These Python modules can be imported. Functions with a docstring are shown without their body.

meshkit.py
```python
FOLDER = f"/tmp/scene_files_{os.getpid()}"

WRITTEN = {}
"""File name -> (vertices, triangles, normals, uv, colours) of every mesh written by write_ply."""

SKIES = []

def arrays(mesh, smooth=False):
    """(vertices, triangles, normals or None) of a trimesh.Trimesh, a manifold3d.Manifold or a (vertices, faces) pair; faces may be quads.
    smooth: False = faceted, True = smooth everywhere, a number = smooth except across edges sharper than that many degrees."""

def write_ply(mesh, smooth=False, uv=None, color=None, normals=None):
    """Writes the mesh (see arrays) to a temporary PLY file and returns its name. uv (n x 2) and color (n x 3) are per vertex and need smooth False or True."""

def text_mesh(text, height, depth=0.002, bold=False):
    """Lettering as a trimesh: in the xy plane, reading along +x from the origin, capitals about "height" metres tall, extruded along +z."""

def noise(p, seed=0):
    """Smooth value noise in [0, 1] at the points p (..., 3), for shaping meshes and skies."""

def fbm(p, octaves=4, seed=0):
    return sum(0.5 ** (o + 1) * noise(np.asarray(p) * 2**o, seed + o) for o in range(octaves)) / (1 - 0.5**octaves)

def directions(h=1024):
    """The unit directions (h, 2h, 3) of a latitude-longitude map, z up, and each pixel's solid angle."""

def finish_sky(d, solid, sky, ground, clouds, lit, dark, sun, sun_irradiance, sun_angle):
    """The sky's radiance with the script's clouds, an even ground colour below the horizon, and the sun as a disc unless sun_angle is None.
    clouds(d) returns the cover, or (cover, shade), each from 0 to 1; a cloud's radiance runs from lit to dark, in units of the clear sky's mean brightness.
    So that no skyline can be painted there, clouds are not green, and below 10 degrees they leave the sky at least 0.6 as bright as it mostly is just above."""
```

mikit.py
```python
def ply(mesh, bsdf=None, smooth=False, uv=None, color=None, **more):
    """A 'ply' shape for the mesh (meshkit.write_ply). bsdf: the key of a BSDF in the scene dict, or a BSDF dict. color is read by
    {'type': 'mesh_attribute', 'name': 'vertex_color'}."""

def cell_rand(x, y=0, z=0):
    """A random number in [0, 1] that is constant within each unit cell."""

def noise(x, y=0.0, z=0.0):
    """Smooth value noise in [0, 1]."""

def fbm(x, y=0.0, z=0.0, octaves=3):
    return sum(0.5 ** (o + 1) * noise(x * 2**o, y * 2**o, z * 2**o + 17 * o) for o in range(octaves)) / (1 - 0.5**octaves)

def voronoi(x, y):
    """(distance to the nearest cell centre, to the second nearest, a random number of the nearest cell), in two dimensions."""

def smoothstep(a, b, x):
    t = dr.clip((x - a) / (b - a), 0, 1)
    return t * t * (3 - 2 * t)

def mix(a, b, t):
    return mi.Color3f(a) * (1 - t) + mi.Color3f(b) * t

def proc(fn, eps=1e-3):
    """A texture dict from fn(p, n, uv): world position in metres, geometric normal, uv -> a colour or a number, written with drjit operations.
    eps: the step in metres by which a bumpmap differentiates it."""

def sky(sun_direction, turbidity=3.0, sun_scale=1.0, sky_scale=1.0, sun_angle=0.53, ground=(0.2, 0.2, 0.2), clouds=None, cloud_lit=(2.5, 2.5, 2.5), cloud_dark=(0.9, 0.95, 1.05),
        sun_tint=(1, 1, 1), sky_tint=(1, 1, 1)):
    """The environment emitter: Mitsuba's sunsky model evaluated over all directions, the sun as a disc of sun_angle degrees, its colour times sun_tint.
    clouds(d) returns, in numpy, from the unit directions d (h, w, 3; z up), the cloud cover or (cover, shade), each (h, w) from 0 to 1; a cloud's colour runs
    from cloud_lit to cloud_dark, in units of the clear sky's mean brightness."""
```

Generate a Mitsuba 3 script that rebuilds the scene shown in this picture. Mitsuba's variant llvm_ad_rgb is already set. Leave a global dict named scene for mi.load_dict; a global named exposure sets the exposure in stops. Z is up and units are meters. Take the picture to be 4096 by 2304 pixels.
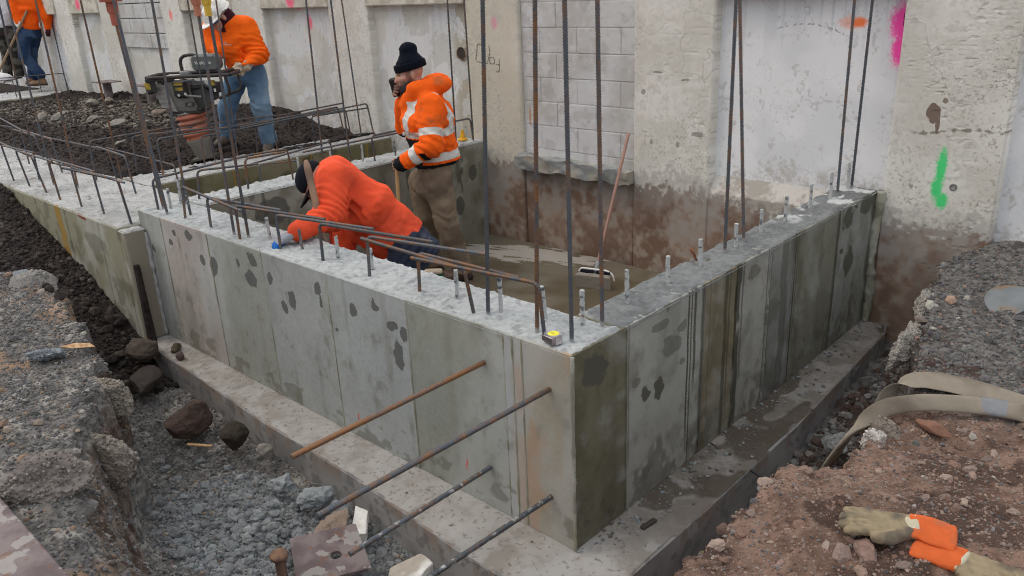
import math, numpy as np, trimesh, mitsuba as mi, drjit as dr, mikit, meshkit
from mikit import ply, proc, noise, fbm, voronoi, cell_rand, smoothstep, mix
T = mi.ScalarTransform4f
scene, labels = {}, {}
# ------------------------------------------------------------------ camera, sky, exposure
EYE, AIM, UP = (1.7443, -2.1379, 2.1960), (1.0978, -1.4600, 1.8460), (-0.2083, 0.2845, 0.9358)
scene['camera'] = {'type': 'perspective', 'fov': 64.46, 'fov_axis': 'x', 'near_clip': 0.05, 'far_clip': 500.0,
                   'to_world': T().look_at(origin=EYE, target=AIM, up=UP)}
scene['sky'] = mikit.sky((-0.45, -0.35, 0.82), turbidity=3, sun_scale=0.16, sun_angle=40, clouds=lambda d: (np.ones(d.shape[:2]), 1 - np.clip(d[..., 2], 0, 1)),
                         cloud_lit=(3.2, 3.25, 3.35), cloud_dark=(1.75, 1.78, 1.85), ground=(0.2, 0.19, 0.18))
exposure = 2.0

# ------------------------------------------------------------------ helpers
RNG = np.random.default_rng(7)
def key_for(name, parent=None):
    base = (parent + '__' if parent else '') + name
    k, i = base, 0
    while k in scene or k in labels:
        i += 1; k = '%s_%03d' % (base, i)
    return k
def obj(name, mesh, bsdf, parent=None, smooth=False, color=None, **tag):
    k = key_for(name, parent)
    if color is not None:
        color = np.clip(np.asarray(color, float), 0, 1)
        smooth = bool(smooth)
    scene[k] = ply(mesh, bsdf, smooth=smooth, color=color)
    if tag: labels[k] = tag
    return k
def thing(name, label, category, group=None):
    k = key_for(name)
    labels[k] = {'label': label, 'category': category}
    if group: labels[k]['group'] = group
    return k
def sub(k, label): labels[k] = {'label': label}
def cat(ms): return trimesh.util.concatenate(ms)
def nz(P, f, octv=3, seed=0): return meshkit.fbm(np.asarray(P, float) * f, octv, seed)
def box(x0, x1, y0, y1, z0, z1, c=0.0):
    """A box, with chamfered edges if c > 0."""
    e = np.array([x1 - x0, y1 - y0, z1 - z0]); m = np.array([(x0 + x1) / 2, (y0 + y1) / 2, (z0 + z1) / 2])
    if c <= 0:
        b = trimesh.creation.box(extents=e)
    else:
        pts = []
        for s in np.ndindex(2, 2, 2):
            s = np.array(s) * 2 - 1
            for a in range(3):
                q = s * (e / 2 - c); q[a] = s[a] * e[a] / 2; pts.append(q)
        b = trimesh.convex.convex_hull(np.array(pts))
    b.apply_translation(m); return b
def frames(P):
    P = np.asarray(P, float); t = np.gradient(P, axis=0); t /= np.linalg.norm(t, axis=1, keepdims=True) + 1e-12
    u = np.zeros_like(t); a = np.array([0, 0, 1.0]) if abs(t[0, 2]) < .9 else np.array([1.0, 0, 0])
    u[0] = np.cross(t[0], a); u[0] /= np.linalg.norm(u[0])
    for i in range(1, len(P)):
        v = u[i - 1] - t[i] * (u[i - 1] @ t[i]); u[i] = v / (np.linalg.norm(v) + 1e-12)
    return t, u, np.cross(t, u)
def resample(P, step):
    P = np.asarray(P, float); s = np.r_[0, np.cumsum(np.linalg.norm(np.diff(P, axis=0), axis=1))]
    n = max(2, int(math.ceil(s[-1] / step)) + 1); q = np.linspace(0, s[-1], n)
    return np.stack([np.interp(q, s, P[:, i]) for i in range(3)], 1), q
def tube(P, r, sides=10, cap=True):
    """Tube along P; r a number, an array per point, or an array per point and side."""
    P = np.asarray(P, float); n = len(P); t, u, v = frames(P); a = np.arange(sides) / sides * 2 * np.pi
    r = np.asarray(r, float); r = np.broadcast_to(r.reshape(-1, 1) if r.ndim < 2 else r, (n, sides))
    V = P[:, None] + r[..., None] * (np.cos(a)[None, :, None] * u[:, None] + np.sin(a)[None, :, None] * v[:, None])
    V = V.reshape(-1, 3); i = np.arange(n - 1)[:, None] * sides; j = np.arange(sides)[None]; k = (j + 1) % sides
    F = np.concatenate([np.stack([i + j, i + k, i + sides + k], -1).reshape(-1, 3), np.stack([i + j, i + sides + k, i + sides + j], -1).reshape(-1, 3)])
    if cap:
        V = np.vstack([V, P[:1], P[-1:]]); c0, c1 = n * sides, n * sides + 1; j = np.arange(sides); k = (j + 1) % sides
        F = np.vstack([F, np.stack([np.full(sides, c0), k, j], 1), np.stack([np.full(sides, c1), (n - 1) * sides + j, (n - 1) * sides + k], 1)])
    return trimesh.Trimesh(V, F, process=False)
def bend(P, rad, n=7):
    """Polyline with its corners rounded."""
    P = [np.asarray(p, float) for p in P]; out = [P[0]]
    for a, b, c in zip(P[:-2], P[1:-1], P[2:]):
        u, w = a - b, c - b; r = min(rad, .45 * np.linalg.norm(u), .45 * np.linalg.norm(w)); u /= np.linalg.norm(u); w /= np.linalg.norm(w)
        for s in np.linspace(0, 1, n): out.append((1 - s) ** 2 * (b + u * r) + 2 * s * (1 - s) * b + s * s * (b + w * r))
    out.append(P[-1]); return np.array(out)
def lathe(prof, o, axis=(0, 0, 1), n=28):
    m = trimesh.creation.revolve(np.asarray(prof, float), sections=n)
    m.apply_transform(trimesh.geometry.align_vectors([0, 0, 1], np.asarray(axis, float))); m.apply_translation(o); return m
def rock(c, size, seed, sub_=3, rough=.25, flat=0, rot=None):
    """An angular lump: an icosphere cut by random planes and roughened."""
    g = np.random.default_rng(seed); m = trimesh.creation.icosphere(sub_); V = np.array(m.vertices)
    for _ in range(11):
        n = g.normal(size=3); n /= np.linalg.norm(n); h = g.uniform(.55, .92); d = V @ n - h
        V -= np.maximum(d, 0)[:, None] * n * .92
    U = V / np.linalg.norm(V, axis=1, keepdims=True); V *= (1 + rough * (nz(V, 1.7, 3, seed) - .5))[:, None]; V *= np.asarray(size, float)
    r = float(np.mean(size)); V += U * (r * rough * (.55 * (nz(V / r, 4, 3, seed + 5) - .5) + .35 * (nz(V / r, 13, 2, seed + 6) - .5)))[:, None]
    R = trimesh.transformations.euler_matrix(*(rot if rot is not None else g.uniform(-.5, .5, 3) + [0, 0, g.uniform(0, 6)]))[:3, :3]
    return trimesh.Trimesh(V @ R.T + np.asarray(c, float), m.faces, process=False)

# signed-distance modelling for bodies, clothes, gloves: each shape is a function of points (n, 3)
def cap(a, b, ra, rb=None):
    a, b = np.asarray(a, float), np.asarray(b, float); rb = ra if rb is None else rb; ab = b - a; L = ab @ ab + 1e-12
    def f(P):
        t = np.clip((P - a) @ ab / L, 0, 1); return np.linalg.norm(P - a - t[:, None] * ab, axis=1) - (ra + (rb - ra) * t)
    return f
def ell(c, r, R=None):
    c, r = np.asarray(c, float), np.asarray(r, float)
    def f(P):
        q = P - c
        if R is not None: q = q @ R
        k0 = np.linalg.norm(q / r, axis=1); k1 = np.linalg.norm(q / r ** 2, axis=1) + 1e-9; return k0 * (k0 - 1) / k1
    return f
def tors(a, b, side, ra, rb, end=.06):
    """A trunk: elliptical section from a to b, (side radius, depth radius) at each end."""
    a, b, side = (np.asarray(x, float) for x in (a, b, side)); ab = b - a; L = np.linalg.norm(ab); w = ab / L
    s = side - w * (side @ w); s /= np.linalg.norm(s); d = np.cross(w, s)
    def f(P):
        q = P - a; z = q @ w; t = np.clip(z / L, 0, 1); rs = ra[0] + (rb[0] - ra[0]) * t; rd = ra[1] + (rb[1] - ra[1]) * t
        ov = np.maximum(np.maximum(-z, z - L), 0); k = np.sqrt((q @ s / rs) ** 2 + (q @ d / rd) ** 2 + (ov / end) ** 2)
        return (k - 1) * np.minimum(np.minimum(rs, rd), end * 1.5)
    return f
def smin(a, b, k):
    if k <= 0: return np.minimum(a, b)
    h = np.clip(.5 + .5 * (b - a) / k, 0, 1); return b + (a - b) * h - k * h * (1 - h)
def union(fs, k=.03):
    def f(P):
        d = fs[0](P)
        for g in fs[1:]: d = smin(d, g(P), k)
        return d
    return f
def surface(f, pts, pad, h, coarse=4):
    """Surface nets of f = 0 in the box round pts, evaluated only near the surface."""
    pts = np.asarray(pts, float); lo = pts.min(0) - pad; hi = pts.max(0) + pad
    n = (np.ceil((hi - lo) / (h * coarse)).astype(int) + 1) * coarse + 1
    ax = [lo[i] + h * np.arange(n[i]) for i in range(3)]
    cx = [a[::coarse] for a in ax]; G = np.stack(np.meshgrid(*cx, indexing='ij'), -1); cd = f(G.reshape(-1, 3)).reshape(G.shape[:3])
    up = cd
    for i in range(3): up = np.repeat(up, coarse, axis=i)
    c2 = coarse // 2
    D = np.full(n, 1.0); D[:] = up[tuple(np.clip((np.arange(n[i]) + c2), 0, up.shape[i] - 1) for i in range(3))] if False else up[np.ix_(*[np.clip(np.arange(n[i]) + c2, 0, up.shape[i] - 1) for i in range(3)])]
    m = np.abs(D) < h * coarse * 1.3
    I = np.argwhere(m); P = np.stack([ax[i][I[:, i]] for i in range(3)], 1); D[m] = f(P)
    S = D < 0; c = S[:-1, :-1, :-1].astype(np.int8)
    tot = sum(S[a:n[0] - 1 + a, b:n[1] - 1 + b, d:n[2] - 1 + d].astype(np.int8) for a, b, d in np.ndindex(2, 2, 2))
    cells = np.argwhere((tot > 0) & (tot < 8)); idx = np.full(np.array(n) - 1, -1); idx[tuple(cells.T)] = np.arange(len(cells))
    acc = np.zeros((len(cells), 3)); cnt = np.zeros(len(cells))
    cor = list(np.ndindex(2, 2, 2))
    for a in cor:
        for axis in range(3):
            if a[axis]: continue
            b = list(a); b[axis] = 1
            da = D[tuple((cells + a).T)]; db = D[tuple((cells + b).T)]; x = (da < 0) != (db < 0)
            t = np.where(x, da / np.where(x, da - db, 1), 0); p = np.array(a, float) + np.zeros((len(cells), 3)); p[:, axis] += t
            acc[x] += p[x]; cnt += x
    V = lo + h * (cells + acc / cnt[:, None]); F = []
    for axis in range(3):
        sl0 = [slice(None)] * 3; sl1 = [slice(None)] * 3; sl0[axis] = slice(0, -1); sl1[axis] = slice(1, None)
        A, B = S[tuple(sl0)], S[tuple(sl1)]; e = np.argwhere(A != B); u, v = (axis + 1) % 3, (axis + 2) % 3
        ok = (e[:, u] > 0) & (e[:, v] > 0) & (e[:, u] < n[u] - 1) & (e[:, v] < n[v] - 1); e = e[ok]
        q = []
        for du, dv in ((1, 1), (0, 1), (0, 0), (1, 0)):
            k = e.copy(); k[:, u] -= du; k[:, v] -= dv; q.append(idx[tuple(k.T)])
        q = np.stack(q, 1); fl = ~A[tuple(e.T)]; q[fl] = q[fl][:, ::-1]; F.append(q)
    Q = np.vstack(F); Q = Q[(Q >= 0).all(1)]
    return trimesh.Trimesh(V, np.vstack([Q[:, [0, 1, 2]], Q[:, [0, 2, 3]]]), process=False)
def submesh(m, mask):
    F = np.asarray(m.faces)[mask]; u, inv = np.unique(F, return_inverse=True)
    return trimesh.Trimesh(np.asarray(m.vertices)[u], inv.reshape(F.shape), process=False)
def tint(m, base, amt=.15, f=30, alt=None, f2=6, thr=(.5, .6), seed=0):
    """Vertex colours: base colour with grain, and blotches of a second colour."""
    V = np.asarray(m.vertices); c = np.asarray(base, float) * (1 + amt * 2 * (nz(V, f, 3, seed) - .5))[:, None]
    if alt is not None:
        w = np.clip((nz(V, f2, 3, seed + 9) - thr[0]) / (thr[1] - thr[0]), 0, 1)[:, None]; c = c * (1 - w) + np.asarray(alt, float) * w
    return c

# ------------------------------------------------------------------ materials
def rgb(c): return {'type': 'rgb', 'value': [float(x) for x in c]}
def mat(name, color, rough=.8, metal=0., spec=.5, bump=None, scale=.002, **kw):
    b = {'type': 'principled', 'base_color': color if isinstance(color, dict) else rgb(color), 'roughness': rough, 'metallic': metal, 'specular': spec, **kw}
    if bump is not None: b = {'type': 'bumpmap', 'arbitrary': bump, 'scale': scale, 'bsdf': b}
    scene[name] = {'type': 'twosided', 'bsdf': b}
VC = {'type': 'mesh_attribute', 'name': 'vertex_color'}
mat('vc_rough', VC, .9, spec=.25); mat('vc_satin', VC, .55); mat('vc_metal', VC, .5, .35); mat('vc_cloth', VC, .95, spec=.1, sheen=.4)
scene['chrome'] = {'type': 'roughconductor', 'material': 'Cr', 'alpha': .18}
mat('vc_damp', VC, .35, spec=.5)
def C3(v): return mi.Color3f(*v)
def spot(u, v, L, wob):
    """Cover of a list of ellipses (centre u, centre v, radius u, radius v) with wobbling edges."""
    m = mi.Float(0)
    for cu, cv, ru, rv in L:
        q = dr.square((u - cu) / ru) + dr.square((v - cv) / rv); m = dr.maximum(m, smoothstep(1.25, .85, q + wob))
    return m
FRONT = [(-3.244,.813,.024,.022),(-3.317,.742,.031,.022),(-3.035,.831,.048,.029),(-3.667,.643,.032,.034),(-3.596,.65,.027,.032),(-2.897,.694,.033,.04),(-2.765,.669,.04,.067),(-2.462,.752,.02,.027),(-2.296,.814,.044,.052),(-2.341,.689,.055,.045),(-2.125,.739,.025,.043),(-1.928,.657,.031,.048),(-2.024,.601,.029,.035),(-1.667,.778,.029,.036),(-1.654,.713,.023,.027),(-1.38,.736,.032,.038),(-1.197,.803,.02,.025),(-1.071,.732,.037,.029),(-.991,.708,.032,.037),(-1.047,.585,.037,.076),(-1.53,.594,.011,.01)]
RIGHT = [(.132,.769,.084,.067),(.498,.526,.04,.046),(.596,.502,.039,.052),(2.621,.806,.07,.074),(2.695,.52,.064,.091),(2.893,.841,.106,.064),(2.58,.612,.027,.026),(2.729,.845,.023,.013)]
RFUZZ = [(.612,.802,.06,.025),(.781,.74,.04,.024),(.692,.68,.08,.045),(1.672,.518,.09,.07),(1.433,.809,.06,.04),(.416,.601,.03,.02),(.655,.884,.024,.035),(.784,.565,.024,.018)]
CF = [-3.407, -2.797, -2.187, -1.577, -.967, -.357, -.31, -.26]            # form joints of the front wall (x)
CR = [.35, .96, 1.27, 1.62, 1.9, 2.49]                                      # form joints of the right wall (y)
FT = [(.36,.37,.36),(.43,.39,.365),(.33,.34,.31),(.375,.395,.39),(.37,.395,.395),(.30,.315,.28),(.36,.38,.39),(.38,.355,.32),(.345,.305,.24)]
RT = [(.15,.14,.10),(.34,.345,.32),(.20,.17,.115),(.33,.33,.305),(.20,.205,.195),(.19,.19,.155),(.25,.26,.245)]
def steps(u, cuts, cols):
    c = C3(cols[0])
    for k, x in enumerate(cuts): c = dr.select(u > x, C3(cols[k + 1]), c)
    return c
def pits(u, z, f=38.0, thr=.16):
    d, _, w = voronoi(u * f, z * f); return smoothstep(thr * (.4 + .6 * noise(u * 9, z * 9)), 0, d) * smoothstep(.84, .9, w)
def front_face(p, n, uv):
    u, z = p.x, p.z
    a = fbm(u * 2.6, z * 2.6, p.y, 4); b = fbm(u * 11 + 4, z * 8, 3.0, 4); g = fbm(u * 70, z * 70, 1.0, 2)
    c = steps(u, CF, FT) * .92 * (.74 + .36 * a + .16 * (g - .5) + .14 * fbm(u * 160, z * 160, 4.0, 2))
    c = mix(c, (.20, .205, .175), smoothstep(.56, .84, .7 * noise(u * 16, z * 1.3) + .3 * b) * .5)
    h = fbm(u * 26, z * 22, 6.0, 4)
    c = mix(c, (.19, .19, .145), smoothstep(.42, .76, .46 * a + .30 * b + .24 * h) * .45)
    c = mix(c, (.45, .465, .46), smoothstep(.46, .74, .85 * fbm(u * 3.1 + 9, z * 1.3 - u * 1.5, 7.0, 4) + .15 * h) * .55)
    c = mix(c, (.13, .13, .10), smoothstep(.58, .76, .5 * b + .5 * h) * .36)
    c = mix(c, (.40, .25, .15), smoothstep(-.4, -.2, u) * smoothstep(.55, .7, fbm(u * 7, z * 3, 5.0, 3)) * .6)
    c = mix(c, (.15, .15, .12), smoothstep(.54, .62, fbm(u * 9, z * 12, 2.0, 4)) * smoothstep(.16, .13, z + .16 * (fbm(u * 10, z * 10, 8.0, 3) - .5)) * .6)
    s = spot(u + .03 * (noise(u * 24, z * 24) - .5), z + .03 * (noise(u * 20 + 7, z * 20) - .5), FRONT, 1.5 * (fbm(u * 26, z * 26, 3.0, 4) - .5))
    c = mix(c, (.10, .105, .10), s * .92)
    c = mix(c, (.09, .09, .08), pits(u, z) * .6)
    mk = smoothstep(.012, .004, dr.abs(u + .628 - .1 * (z - .17))) * smoothstep(.05, .03, dr.abs(z - .17)) + smoothstep(.008, .003, dr.abs(u + 1.44)) * smoothstep(.03, .02, dr.abs(z - .12))
    return mix(c, (.55, .13, .14), mk * smoothstep(.35, .6, noise(u * 120, z * 60)))
def right_face(p, n, uv):
    u, z = p.y, p.z
    a = fbm(u * 3, z * 3, 2.0, 4); b = fbm(u * 10 + 4, z * 9, 3.0, 4)
    c = steps(u, CR, RT) * .9 * (.70 + .42 * a + .16 * fbm(u * 150, z * 150, 4.0, 2))
    c = mix(c, (.09, .085, .06), smoothstep(.52, .84, .7 * noise(u * 15, z * 1.1) + .3 * b) * .55)
    h = fbm(u * 26, z * 22, 6.0, 4)
    c = mix(c, (.075, .07, .042), smoothstep(.42, .76, .4 * a + .34 * b + .26 * h) * .6)
    c = mix(c, (.30, .31, .29), smoothstep(.48, .76, .8 * fbm(u * 6 + z * 5, z * 5 - u * 3, 7.0, 4) + .2 * h) * .5)
    w = .05 * (noise(z * 7, u * 3) - .5) + .02 * (noise(z * 25, 1.0) - .5)
    st = mi.Float(0)
    for x, wd, lo, k in ((.83, .009, .1, 1), (.855, .007, -.1, .9), (.885, .013, .42, .9), (.95, .014, -.1, .7), (1.02, .006, .2, .4), (1.17, .022, -.1, .75), (1.205, .01, .1, .6), (1.29, .036, -.1, 1), (1.335, .012, .2, .7), (1.6, .008, -.1, .7), (1.635, .006, .1, .6), (1.80, .05, -.1, .55), (1.915, .014, -.1, .9), (1.945, .006, .3, .6), (.365, .01, .2, .5), (2.475, .02, -.1, .6)):
        st = dr.maximum(st, k * smoothstep(wd, wd * .55, dr.abs(u - x + w * wd * 14)) * smoothstep(lo - .06, lo + .1, z + .15 * (noise(u * 80) - .5)))
    c = mix(c, (.028, .026, .018), st * smoothstep(.1, .45, b + .12) * .82)
    ed = smoothstep(2.97, 3.02, u + .12 * (fbm(z * 8, u * 8, 3.0, 3) - .5)); c = mix(c, (.05, .047, .032), ed * .7)
    c = mix(c, (.055, .052, .036), smoothstep(.50, .60, .6 * fbm(u * 6, z * 7, 2.0, 4) + .4 * h) * smoothstep(.26, .14, z + .3 * (fbm(u * 7, z * 7, 8.0, 3) - .5)) * .42)
    c = mix(c, (.09, .09, .07), spot(u + .04 * (noise(u * 18, z * 18) - .5), z, RFUZZ, 2.2 * (fbm(u * 30, z * 30, 1.0, 4) - .5)) * .6)
    c = mix(c, (.075, .075, .06), spot(u + .04 * (noise(u * 24, z * 24) - .5), z + .03 * (noise(u * 20 + 7, z * 20) - .5), RIGHT, 1.6 * (fbm(u * 24, z * 24, 3.0, 4) - .5)) * .95)
    return mix(c, (.04, .04, .03), pits(u, z, 34.0) * .6)
def inner_face(p, n, uv):
    u, z = p.y + p.x * .7, p.z
    a = fbm(u * 2.5, z * 2.5, 2.0, 4); b = fbm(u * 9 + 4, z * 8, 3.0, 4)
    c = mix((.21, .205, .165), (.31, .31, .275), smoothstep(.35, .62, a)); c = mix(c, (.115, .105, .065), smoothstep(.42, .70, .4 * a + .6 * b) * .7)
    c = mix(c, (.05, .048, .036), smoothstep(.62, .68, fbm(u * 14, z * 3, 9.0, 3)) * .6)
    c = mix(c, (.07, .07, .06), spot(p.y, z, [(.86, .72, .14, .10), (2.72, .35, .05, .09), (2.76, .66, .02, .03), (2.5, .6, .03, .03), (2.9, .62, .05, .07)], .9 * (fbm(u * 20, z * 20, 3.0, 3) - .5)) * .8)
    return mix(c, (.04, .04, .03), pits(u, z, 30.0) * .5)
def c2_face(p, n, uv):
    u, z = p.y + p.x * .7, p.z
    a = fbm(u * 2.5, z * 2.5, 2.0, 4); b = fbm(u * 9 + 4, z * 8, 3.0, 4)
    c = mix((.165, .15, .085), (.22, .20, .13), smoothstep(.35, .62, a)); c = mix(c, (.08, .07, .035), smoothstep(.48, .64, .4 * a + .6 * b) * .8)
    return mix(c, (.04, .04, .03), pits(u, z, 26.0) * .5)
def beam_face(p, n, uv):
    u, z = p.x + p.y, p.z
    a = fbm(u * 3, z * 3, 2.0, 4); b = fbm(u * 9 + 4, z * 8, 3.0, 4)
    c = mix((.26, .25, .18), (.36, .36, .31), smoothstep(.4, .6, a)); c = mix(c, (.13, .125, .09), smoothstep(.5, .66, b) * .6)
    c = mix(c, (.30, .19, .05), smoothstep(.07, .045, dr.abs(p.x + 4.83 + .05 * (noise(z * 12) - .5))) * smoothstep(.3, .5, b + .1))
    c = mix(c, (.20, .05, .035), smoothstep(.075, .06, dr.abs(p.x + 4.35)) * smoothstep(.016, .01, dr.abs(z - .775 + .1 * (p.x + 4.35))))
    c = mix(c, (.25, .225, .18), smoothstep(-3.69, -3.66, p.x) * smoothstep(-3.5, -3.55, p.x) * smoothstep(.3, .6, a + .2))
    return mix(c, (.05, .05, .04), pits(u, z, 26.0) * .5)
def dry_top(p, n, uv):
    a = fbm(p.x * 4, p.y * 4, 1.0, 4); g = fbm(p.x * 60, p.y * 60, p.z * 60, 3)
    c = mix((.30, .32, .326), (.43, .45, .456), smoothstep(.3, .68, .5 * a + .5 * g))
    return mix(c, (.21, .22, .225), smoothstep(.58, .74, fbm(p.x * 34, p.y * 34, 5.0, 4)) * .6)
def wet_top(p, n, uv):
    a = fbm(p.x * 6, p.y * 6, 1.0, 4); g = fbm(p.x * 50, p.y * 50, p.z * 60, 3)
    c = mix((.115, .122, .125), (.19, .20, .205), smoothstep(.3, .68, .5 * a + .5 * g))
    d = smoothstep(.34, .30, p.y + .12 * (fbm(p.x * 12, p.y * 12, 3.0, 3) - .5) + .25 * p.x + .02) + smoothstep(.60, .68, fbm(p.x * 9 + 3, p.y * 9, 8.0, 3)) * smoothstep(1.9, 2.3, p.y)
    return mix(c, (.47, .49, .49), dr.clip(d, 0, 1))
def wet_rough(p, n, uv): return .55 + .35 * smoothstep(.4, .6, fbm(p.x * 12, p.y * 12, 1.0, 3))
def beam_top(p, n, uv):
    a = fbm(p.x * 3, p.y * 3, 1.0, 4); g = fbm(p.x * 40, p.y * 40, p.z * 40, 3)
    c = mix((.285, .29, .286), (.405, .41, .41), smoothstep(.3, .68, .6 * a + .4 * g))
    c = mix(c, (.16, .14, .13), smoothstep(.62, .74, .7 * fbm(p.x * 11, p.y * 11, 6.0, 4) + .3 * g) * .7 + smoothstep(.72, .78, fbm(p.x * 45, p.y * 45, 2.0, 2)) * .5)
    return c
def footing_top(p, n, uv):
    a = fbm(p.x * 4, p.y * 4, 1.0, 4); g = fbm(p.x * 30, p.y * 30, 2.0, 3)
    c = mix((.26, .24, .22), (.355, .34, .325), smoothstep(.32, .68, .6 * a + .4 * g))
    c = mix(c, (.40, .395, .385), smoothstep(.5, .66, fbm(p.x * 9, p.y * 9, 6.0, 4)) * .6)
    r = smoothstep(.1, .5, p.y); c = mix(c, (.17, .15, .13), r * (.45 + .5 * smoothstep(.38, .62, fbm(p.x * 9, p.y * 9, 9.0, 4))))
    c = mix(c, (.075, .06, .045), r * smoothstep(.54, .6, fbm(p.x * 5 + 3, p.y * 4, 4.0, 3)) * .85)
    return mix(c, (.15, .135, .12), smoothstep(.64, .80, fbm(p.x * 60, p.y * 60, 4.0, 3)) * .6)
def footing_side(p, n, uv):
    u = p.x + p.y; a = fbm(u * 3, p.z * 5, 1.0, 4); b = fbm(u * 12, p.z * 4, 4.0, 3)
    c = mix((.21, .207, .207), (.30, .295, .29), smoothstep(.35, .65, a)); c = mix(c, (.24, .17, .13), smoothstep(.52, .62, b) * .6 * smoothstep(-.12, -.02, p.z + .1 * (a - .5)))
    return mix(c, (.14, .14, .145), smoothstep(.6, .68, fbm(u * 20, p.z * 20, 2.0, 3)) * .6)
def bump_form(p, n, uv): return .6 * fbm(p.x * 14 + p.y * 9, p.z * 14, p.y * 5, 3) - 1.2 * pits(p.x + p.y, p.z)
def bump_pit(p, n, uv): return .45 * fbm(p.x * 90, p.y * 90, p.z * 90, 3) - smoothstep(.55, .72, fbm(p.x * 42, p.y * 42, p.z * 42, 3)) * smoothstep(.42, .6, fbm(p.x * 3, p.z * 3, 4.0, 3))
def bump_rough(p, n, uv): return fbm(p.x * 55, p.y * 55, p.z * 55, 3)
def wallp(p, z0, h, s): return smoothstep(z0 + h * 1.2, z0 - h * 1.2, p.z + .4 * s * (fbm(p.x * 4, p.z * 5, 2.0, 5) - .5) + .22 * (fbm(p.x * 34, p.z * 30, 6.0, 4) - .5))
def brown(p):
    a = fbm(p.x * 3, p.z * 3, 5.0, 4); b = fbm(p.x * 16, p.z * 16, 1.0, 3)
    c = mix((.20, .13, .095), (.32, .24, .19), smoothstep(.32, .64, .55 * a + .45 * b)); c = mix(c, (.40, .36, .32), smoothstep(.46, .80, b) * .5)
    c = mix(c, (.33, .305, .285), smoothstep(.30, .70, p.z + .5 * (a - .5) + .5 * (b - .5)) * .9)
    return mix(c, (.13, .08, .057), smoothstep(.54, .70, fbm(p.x * 5 + 7, p.z * 2.5, 3.0, 4)) * .38)
def spray(p, x, z, rx, rz, wob=.5): return spot(p.x, p.z, [(x, z, rx, rz)], wob * (fbm(p.x * 18, p.z * 18, 3.0, 3) - .5))
def soft(p, x, z, rx, rz):
    q = dr.sqrt(dr.square((p.x - x) / rx) + dr.square((p.z - z) / rz)); return smoothstep(1.45, .6, q + .8 * (fbm(p.x * 110, p.z * 110, 2.0, 3) - .5))
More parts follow.
